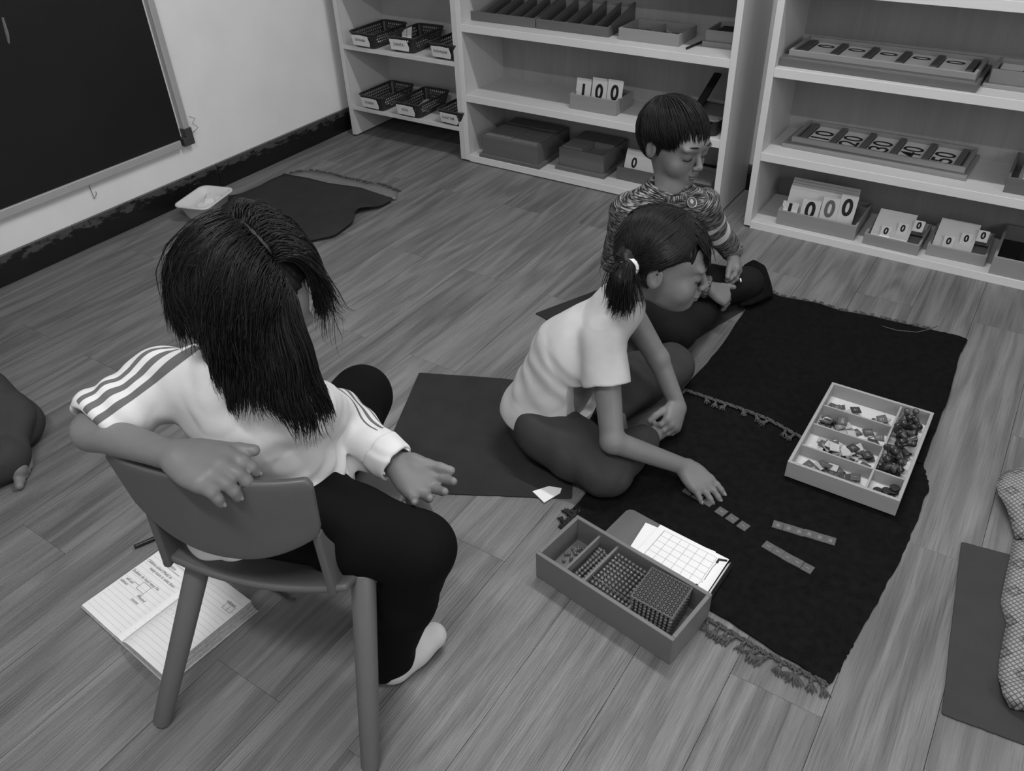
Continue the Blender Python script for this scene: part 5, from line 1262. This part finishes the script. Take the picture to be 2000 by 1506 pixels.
def fold2(X, Y, Z):
    a = nz(X, Y, Z, 30, 7); al = (X-hip2[0])*ax2[0]+(Y-hip2[1])*ax2[1]+(Z-hip2[2])*ax2[2]
    return .0042*(1-1.9*np.abs(a))*.8+.0016*nz(X, Y, Z, 70, 2)+.0016*np.sin(95*(.75*al+.55*Z-.3*(Y-X))+3.5*a)*np.exp(-((al-.09)/.10)**2)
fs.disp(fold2); field_obj(fs, 't_shirt', 'grey_shirt', G2); del fs
o = MB().tube(rel(G2, [neck2+V3(.012, 0, .010)+.047*(np.cos(a)*nrm(np.cross(HF2[:, 1], vz))+np.sin(a)*nrm(HF2[:, 1]*[1, 1, 0])*.95)+V3(0, 0, -.016*math.sin(a)-.002) for a in np.linspace(0, 2*PI, 25)]), .0042, 6, False).build('collar', 'grey_shirt', G2, smooth=True)
def unit_tone(o):
    a = o.data.attributes.new('tone', 'FLOAT', 'POINT'); a.data.foreach_set('value', np.ones(len(o.data.vertices), np.float32))
unit_tone(o)
# trousers
fp = Field(V3(-1.02, 1.17, 0), V3(-.52, 1.86, .24), .0032)
fp.cone(hip2+.00*ax2, hip2-.02*vz, .094, .098, .03); fp.chain([h2R, .5*(h2R+knR), knR, .5*(knR+anR), anR], [.084, .076, .060, .052, .042], .022); fp.chain([h2L, .5*(h2L+knL), knL, .5*(knL+anL), anL], [.084, .074, .060, .052, .042], .022)
fp.plane(V3(0, 0, .0055), -vz, k=.012)
fp.disp(lambda X, Y, Z: .0032*(1-1.8*np.abs(nz(X, Y, Z, 36, 4)))+.0012*nz(X, Y, Z, 80, 1)); field_obj(fp, 'trousers', 'grey_trouser', G2); del fp
# hair
fh = Field(hc2-.17, hc2+.17, .0030)
def zc2(x, y, z, ph):
    fr = np.clip((y-.035)/.02, 0, 1); side = np.clip((.035-y)/.03, 0, 1)
    cut_front = .040+.012*np.sin(x*90)-z; cut_side = -.020-z; cut_back = -.055-z
    return np.where(y > .05, cut_front, np.where(y > -.005, .012+(y)*.5-z, cut_back))
fh.custom(hc2, .15, HF2, capped(HF2, zc2, S2))
tie = L2(.078, -.066, .004)
fh.cone(L2(.062, -.070, .010), tie, .030, .016, .012); pdn = [tie, tie+HF2[:, 0]*.012-vz*.022-HF2[:, 1]*.012, tie-vz*.062-HF2[:, 1]*.022+HF2[:, 0]*.008, tie-vz*.098-HF2[:, 1]*.012]
fh.chain(pdn, [.014, .024, .024, .010], .012); fh.disp(lambda X, Y, Z: .0022*nz(X, Y, Z, 150, 3))
field_obj(fh, 'hair_cap', 'hair', G2); del fh
tie2 = L2(-.078, -.066, .004)
def over(n, L, s, part, tgt, sgn, off, off2=.004, u=(0, 1), k=12, wob=.08, fb_=0):
    out = []
    for _ in range(n):
        d0 = part(random.uniform(*u)); tj = nrm(np.array(tgt)+RNG.normal(0, wob, 3)); lay = random.uniform(off, off+off2); md = nrm(slerp(d0, tj, .5)+np.array([sgn*.25, fb_, -.25*fb_])+RNG.normal(0, .03, 3))
        out.append([surf(L, slerp(slerp(d0, md, t), slerp(md, tj, t), t), off=lay+.003*math.sin(PI*t)) for t in np.linspace(0, 1, k)])
    return np.array(out)
pt2 = lambda u: slerp((.02, -.70, .72), (.03, .72, .70), u)
td = nrm(np.array([.078, -.066, .004])-HC)
A = over(520, L2, S2, pt2, td, 1, .001); B = over(300, L2, S2, pt2, td*[-1, 1, 1], -1, .001)
A2_ = over(420, L2, S2, pt2, td, 1, .001, u=(.72, 1), fb_=.55); B2_ = over(200, L2, S2, pt2, td*[-1, 1, 1], -1, .001, u=(.72, 1), fb_=.55)
strands(np.concatenate([A, B, A2_, B2_]), RNG.uniform(.0008, .0015, 1440), 'hair', 'hair2', G2, label='black hair combed towards the ponytail')
rt = []; dr = []
for _ in range(620):
    a = random.uniform(0, 6.28); r_ = .012*math.sqrt(random.random()); rt.append(tie+HF2[:, 1]*r_*math.cos(a)+HF2[:, 2]*r_*math.sin(a)); dr.append(nrm(HF2[:, 0]*.7-HF2[:, 1]*.5+RNG.normal(0, .38, 3)))
A = fall(L2, HF2, S2, rt, dr, 14, RNG.uniform(.0055, .0088, 620), np.full(620, .004), jit=.03, stiff=.72, curl=.22)
strands(A, RNG.uniform(.0007, .0014, 620), 'ponytail', 'hair2', G2)
rt, dr = [], []
for _ in range(200):   # fringe swept over the brow
    u = random.uniform(.80, 1.0); d0 = pt2(u); sgn = 1 if random.random() < .65 else -1; d1 = slerp(d0, (sgn, .6, .1), random.uniform(0, .45)); p = surf(L2, d1, off=.002); rt.append(p); dr.append(nrm(HF2[:, 1]*.8+sgn*HF2[:, 0]*.5-.3*vz))
A = fall(L2, HF2, S2, rt, dr, 12, RNG.uniform(.0045, .0085, 200), RNG.uniform(.002, .008, 200), jit=.06, stiff=.80)
strands(A, RNG.uniform(.0008, .0018, 200), 'fringe_hair', 'hair2', G2)
o = MB().tube(rel(G2, [tie+(HF2[:, 1]*math.cos(a)+HF2[:, 2]*math.sin(a))*.0165 for a in np.linspace(0, 2*PI, 15)]), .0065, 7, False).build('hair_tie', 'card', G2, smooth=True); o['label'] = 'white hair tie'
pp = [surf(L2, pt2(u), off=.004) for u in np.linspace(.35, .80, 8)]; MB().tube(rel(G2, pp), [.0005]+[.0018]*6+[.0005], 6).build('hair_part', 'skin', G2, smooth=True)

# ------------------------------------------------------------------ 3: boy in the knit sweater
BY = thing('person', 'boy with short black hair in a marled knit sweater sitting before the shelves, hands together', 'person', (-.93, 2.10, 0))
S3 = 1.06; hcB = J(1316, 278, .578); HFB = frame(.57*vr+.74*vt-.11*vz, roll=.08)
hipB = J(1262, 560, .12); neckB = J(1304, 372, .455); chB = .5*hipB+.5*neckB+V3(-.02, 0, .03)
sR, eR_, wR = J(1226, 412, .405), J(1203, 505, .22), J(1385, 562, .150)
sL, eL_, wL = J(1372, 402, .405), J(1400, 455, .275), J(1432, 492, .185)
kR, aR = J(1318, 650, .085), J(1390, 600, .05); kL, aL = J(1458, 552, .070), J(1330, 600, .05)
bR, bL = hipB+V3(.02, -.06, -.01), hipB+V3(.02, .06, -.01)
fb = Field(V3(-1.12, 1.80, 0), V3(-.50, 2.46, .74), .0028)
L3 = head(fb, hcB, HFB, S3)
fb.chain([hcB-.03*HFB[:, 2]-.025*HFB[:, 1], neckB, chB, hipB], [.034, .031, .080, .085], .03)
for a, b_, c in ((sR, eR_, wR), (sL, eL_, wL)): fb.cone(neckB, a, .035, .034, .03); fb.chain([a, b_, c], [.034, .027, .020], .012)
fb.chain([bR, kR, aR], [.06, .042, .028], .02); fb.chain([bL, kL, aL], [.06, .042, .028], .02)
fw = nrm(J(1447, 552, .115)-wL); n3 = hand(fb, wL, fw, nrm(vz*.55+vr*.75-.1*vt), 1, curls=((.5, .6, .4), (.45, .6, .4), (.5, .6, .4), (.55, .6, .4)), s=1.15, spread=.04, tdir=(.85, .35, -.35), tcurl=.1)
fw2 = nrm(J(1432, 588, .10)-wR); n4 = hand(fb, wR+fw2*.01, fw2, nrm(vz*.8-.2*vr+.3*vt), -1, curls=((.7, .8, .5), (.7, .8, .5), (.6, .7, .5), (.5, .6, .4)), s=1.05, spread=.10, tdir=(.8, .45, .15), tcurl=.2)
field_obj(fb, 'body', 'skin', BY, lambda Q: np.where(np.linalg.norm((Q-L3(0, .089, -.058))/.015, axis=1) < 1, .78, 1.0)); del fb
face_parts(BY, L3, S3); nail_parts(BY, n3[:4])
fs = Field(V3(-1.12, 1.82, .05), V3(-.56, 2.44, .50), .0030); axB = nrm(neckB-hipB)
fs.chain([neckB-.012*vz, chB, hipB+.01*axB], [.060, .104, .108], .04, off=.0); fs.cone(neckB-.018*vz, sR, .054, .048, .03); fs.cone(neckB-.018*vz, sL, .054, .048, .03)
fs.chain([sR, eR_, wR-.04*(wR-eR_)], [.050, .044, .034], .015); fs.chain([sL, eL_, wL-.04*(wL-eL_)], [.050, .042, .034], .015)
fs.ell(neckB+V3(.012, -.012, .050), V3(.046, .046, .052), None, .006, 's'); fs.plane(wL, nrm(wL-eL_), lo=wL-.07, hi=wL+.09, k=.003); fs.plane(wR, nrm(wR-eR_), lo=wR-.07, hi=wR+.09, k=.003)
fs.disp(lambda X, Y, Z: .0034*(1-1.8*np.abs(nz(X, Y, Z, 36, 9)))+.0012*nz(X, Y, Z, 80, 1))
dlB = nrm(wL-eL_)
def alongB(Q):
    segs = ((neckB, hipB, .0), (sR, eR_, .3), (eR_, wR, .3+np.linalg.norm(sR-eR_)), (sL, eL_, .7), (eL_, wL, .7+np.linalg.norm(sL-eL_))); R_ = (.10, .05, .04, .05, .04)
    best = np.full(len(Q), 9.); out = np.zeros(len(Q))
    for (a, b_, o_), r_ in zip(segs, R_):
        t_, d_ = seg_t(Q, a, b_); d_ = d_/r_; m_ = d_ < best; best = np.where(m_, d_, best); out = np.where(m_, o_+t_*np.linalg.norm(b_-a), out)
    return out
def toneB(Q):
    t_, d_ = seg_t(Q, sL, eL_); band = (t_ > .80) & (t_ < .98) & (d_ < .075) | ((t_ > .42) & (t_ < .55) & (d_ < .07)); return np.where(band, 2.15, 1.0)
def hit(fl, px, py):
    d = fwd+CR*(px-1000)/FPX-CU*(py-753)/FPX
    for s_ in np.arange(1.0, 4.0, .001):
        i_ = ((CC+d*s_-fl.lo)/fl.res).astype(int)
        if (i_ >= 0).all() and (i_ < fl.n).all() and fl.v[tuple(i_)] < 0: return CC+d*(s_-.002)
    return P(px, py, .38)
bc = np.array(hit(fs, 1350, 396)); field_obj(fs, 'knit_sweater', 'knit', BY, toneB, {'along': alongB}); del fs
def ring(name, c, n_, r0, rr, mat, e1=None, squash=1, dz=0, n=28, ribs=True):
    n_ = nrm(n_); e1 = nrm(np.cross(n_, vz)) if e1 is None else e1; e2 = np.cross(n_, e1)
    o = MB().tube(rel(BY, [c+r0*(math.cos(a)*e1+squash*math.sin(a)*e2) for a in np.linspace(0, 2*PI, n+1)]), rr, 8, False).build(name, mat, BY, smooth=True); unit_tone(o)
    a_ = o.data.attributes.new('along', 'FLOAT', 'POINT'); a_.data.foreach_set('value', np.array([(i//8)*.012 for i in range(len(o.data.vertices))], np.float32)); return o
ring('ribbed_collar', neckB+.012*vt+.006*vr+.016*vz, axB*.8+.35*vt+.5*vz, .050, .0095, 'knit'); ring('ribbed_cuff', wL-.008*dlB, dlB, .0275, .0085, 'knit'); ring('ribbed_cuff', wR-.008*nrm(wR-eR_), wR-eR_, .0275, .0080, 'knit')
for c_ in (bc,):
    nb = nrm(vt*.75+vr*.30+vz*.55); e1 = nrm(np.cross(nb, vz)); e2 = np.cross(nb, e1)
    vs = [c_+nb*h_+r_*(math.cos(a)*e1+math.sin(a)*e2) for (r_, h_) in ((.0150, 0), (.0150, .003), (.0138, .0042)) for a in np.linspace(0, 2*PI, 20, endpoint=False)]
    fs_ = [(i*20+k, i*20+(k+1) % 20, (i+1)*20+(k+1) % 20, (i+1)*20+k) for i in range(2) for k in range(20)]+[tuple(range(40, 60))]
    o = MB().add(rel(BY, vs), fs_).build('badge', 'tile', BY); o['label'] = 'round badge pinned to the sweater'
    vs = [c_+nb*.0046+.0145*(math.cos(a)*e1+math.sin(a)*e2) for a in np.linspace(0, 2*PI, 20)]; MB().tube(rel(BY, vs), .0009, 5, False).build('badge_rim', 'alu', BY)
    vs = [c_+nb*.0046+.0052*(math.cos(a)*e1+1.3*math.sin(a)*e2)-.003*e2 for a in np.linspace(0, 2*PI, 12)]; MB().add(rel(BY, vs), [tuple(range(12))]).build('badge_print', 'alu', BY)
fp = Field(V3(-1.10, 1.78, 0), V3(-.55, 2.44, .24), .0032)
fp.cone(hipB+.01*axB, hipB-.02*vz, .100, .100, .03); fp.chain([bR, .5*(bR+kR), kR, .5*(kR+aR), aR], [.082, .072, .058, .050, .040], .02); fp.chain([bL, .5*(bL+kL), kL, .5*(kL+aL), aL], [.074, .060, .050, .044, .036], .02)
fp.plane(V3(0, 0, .0055), -vz, k=.012); fp.disp(lambda X, Y, Z: .003*(1-1.8*np.abs(nz(X, Y, Z, 36, 4)))); field_obj(fp, 'trousers', 'dark_trouser', BY); del fp
fh = Field(hcB-.17, hcB+.17, .0030)
def zcB(x, y, z, ph):
    a = np.abs(ph); front = .014+.006*np.sin(ph*23)+.004*np.sin(ph*41+1); side = .004; back = -.050
    w1 = np.clip((a-.75)/.18, 0, 1); w2 = np.clip((a-1.75)/.35, 0, 1); notch = -.030*np.exp(-((a-1.28)/.10)**2)
    return front*(1-w1)+side*w1*(1-w2)+back*w2+notch-z
fh.custom(hcB, .15, HFB, capped(HFB, zcB, S3, .0010)); field_obj(fh, 'hair_cap', 'hair', BY); del fh
wh_ = nrm((0.02, -.55, .83)); out = []; Kd = []
for _ in range(1500):
    ph = random.uniform(-PI, PI); a = abs(ph); zt = (.011 if a < .75 else (.006 if a < 1.75 else -.048))+random.uniform(-.008, .004)
    if random.random() < .35: zt = random.uniform(zt, .06)
    zz = (zt-HC[2])/HR[2]; rr_ = math.sqrt(max(.02, 1-zz*zz)); e = nrm(np.array([math.sin(ph)*rr_*HR[0], math.cos(ph)*rr_*HR[1], zz*HR[2]]))
    t0 = random.uniform(0, .45) if random.random() < .6 else random.uniform(.3, .8); e = nrm(e+np.array([.06*math.cos(ph), 0, 0])); off = random.uniform(.001, .005)
    out.append([surf(L3, slerp(wh_, e, t0+(1-t0)*q), off=off*(.3+1.2*math.sin(PI*min(1, q*.9+.1)))) for q in np.linspace(0, 1, 9)])
strands(np.array(out), RNG.uniform(.0007, .0014, 1500), 'hair', 'hair2', BY, label='short straight black hair with a fringe')
# the small things in the boy's hands
hp = J(1437, 549, .118); s = thing('small_counter', 'small dark piece with pale ends held between the boy\'s hands', 'counter', tuple(hp), .6)
MB().tube([(-.012, 0, 0), (.012, 0, .004)], .0062, 10).build('counter_body', 'disc', s); 
for q in (-1, 1): MB().tube([(q*.012, 0, q*.002), (q*.0165, 0, q*.003)], .0064, 10).build('pale_end', 'card', s)

# ------------------------------------------------------------------ 4: someone at the left edge, only a folded grey-trousered leg in view
LP = thing('person', 'person at the left edge, only a folded leg in charcoal trousers and toes in view', 'person', (-2.05, .60, 0))
k1_, h1_, a1_ = V3(-1.965, .475, .10), V3(-2.22, .70, .12), V3(-1.905, .585, .035)
k1_ = V3(-2.00, .56, .11)
fp = Field(V3(-2.70, .10, 0), V3(-1.85, .90, .34), .004)
fp.chain([V3(-2.55, .50, .14), V3(-2.30, .60, .13), V3(-2.10, .62, .08), V3(-2.02, .575, .055)], [.11, .105, .075, .050], .04); fp.chain([V3(-1.99, .55, .05), V3(-2.06, .43, .050), V3(-2.35, .28, .055)], [.054, .062, .066], .03)
fp.plane(V3(0, 0, .003), -vz, k=.012); fp.disp(lambda X, Y, Z: .010*(1-1.8*np.abs(nz(X, Y, Z, 26, 4)))+.004*nz(X, Y, Z, 60, 2))
field_obj(fp, 'trousers', 'charcoal_trouser', LP).location.x += .035; del fp
fb = Field(V3(-2.65, .20, 0), V3(-1.80, .90, .26), .0035)
fb.chain([V3(-2.50, .50, .14), V3(-2.30, .60, .12), V3(-2.08, .60, .06), V3(-1.955, .545, .032)], [.08, .07, .045, .022], .02)
for q in range(5): b_ = V3(-1.935-.012*q, .525+.014*q, .017); fb.cone(b_+V3(-.03, .02, .008), b_+V3(.012, -.004, -.006), .012, .0085 if q else .0105, .006)
field_obj(fb, 'body', 'skin', LP).location.x += .035; del fb
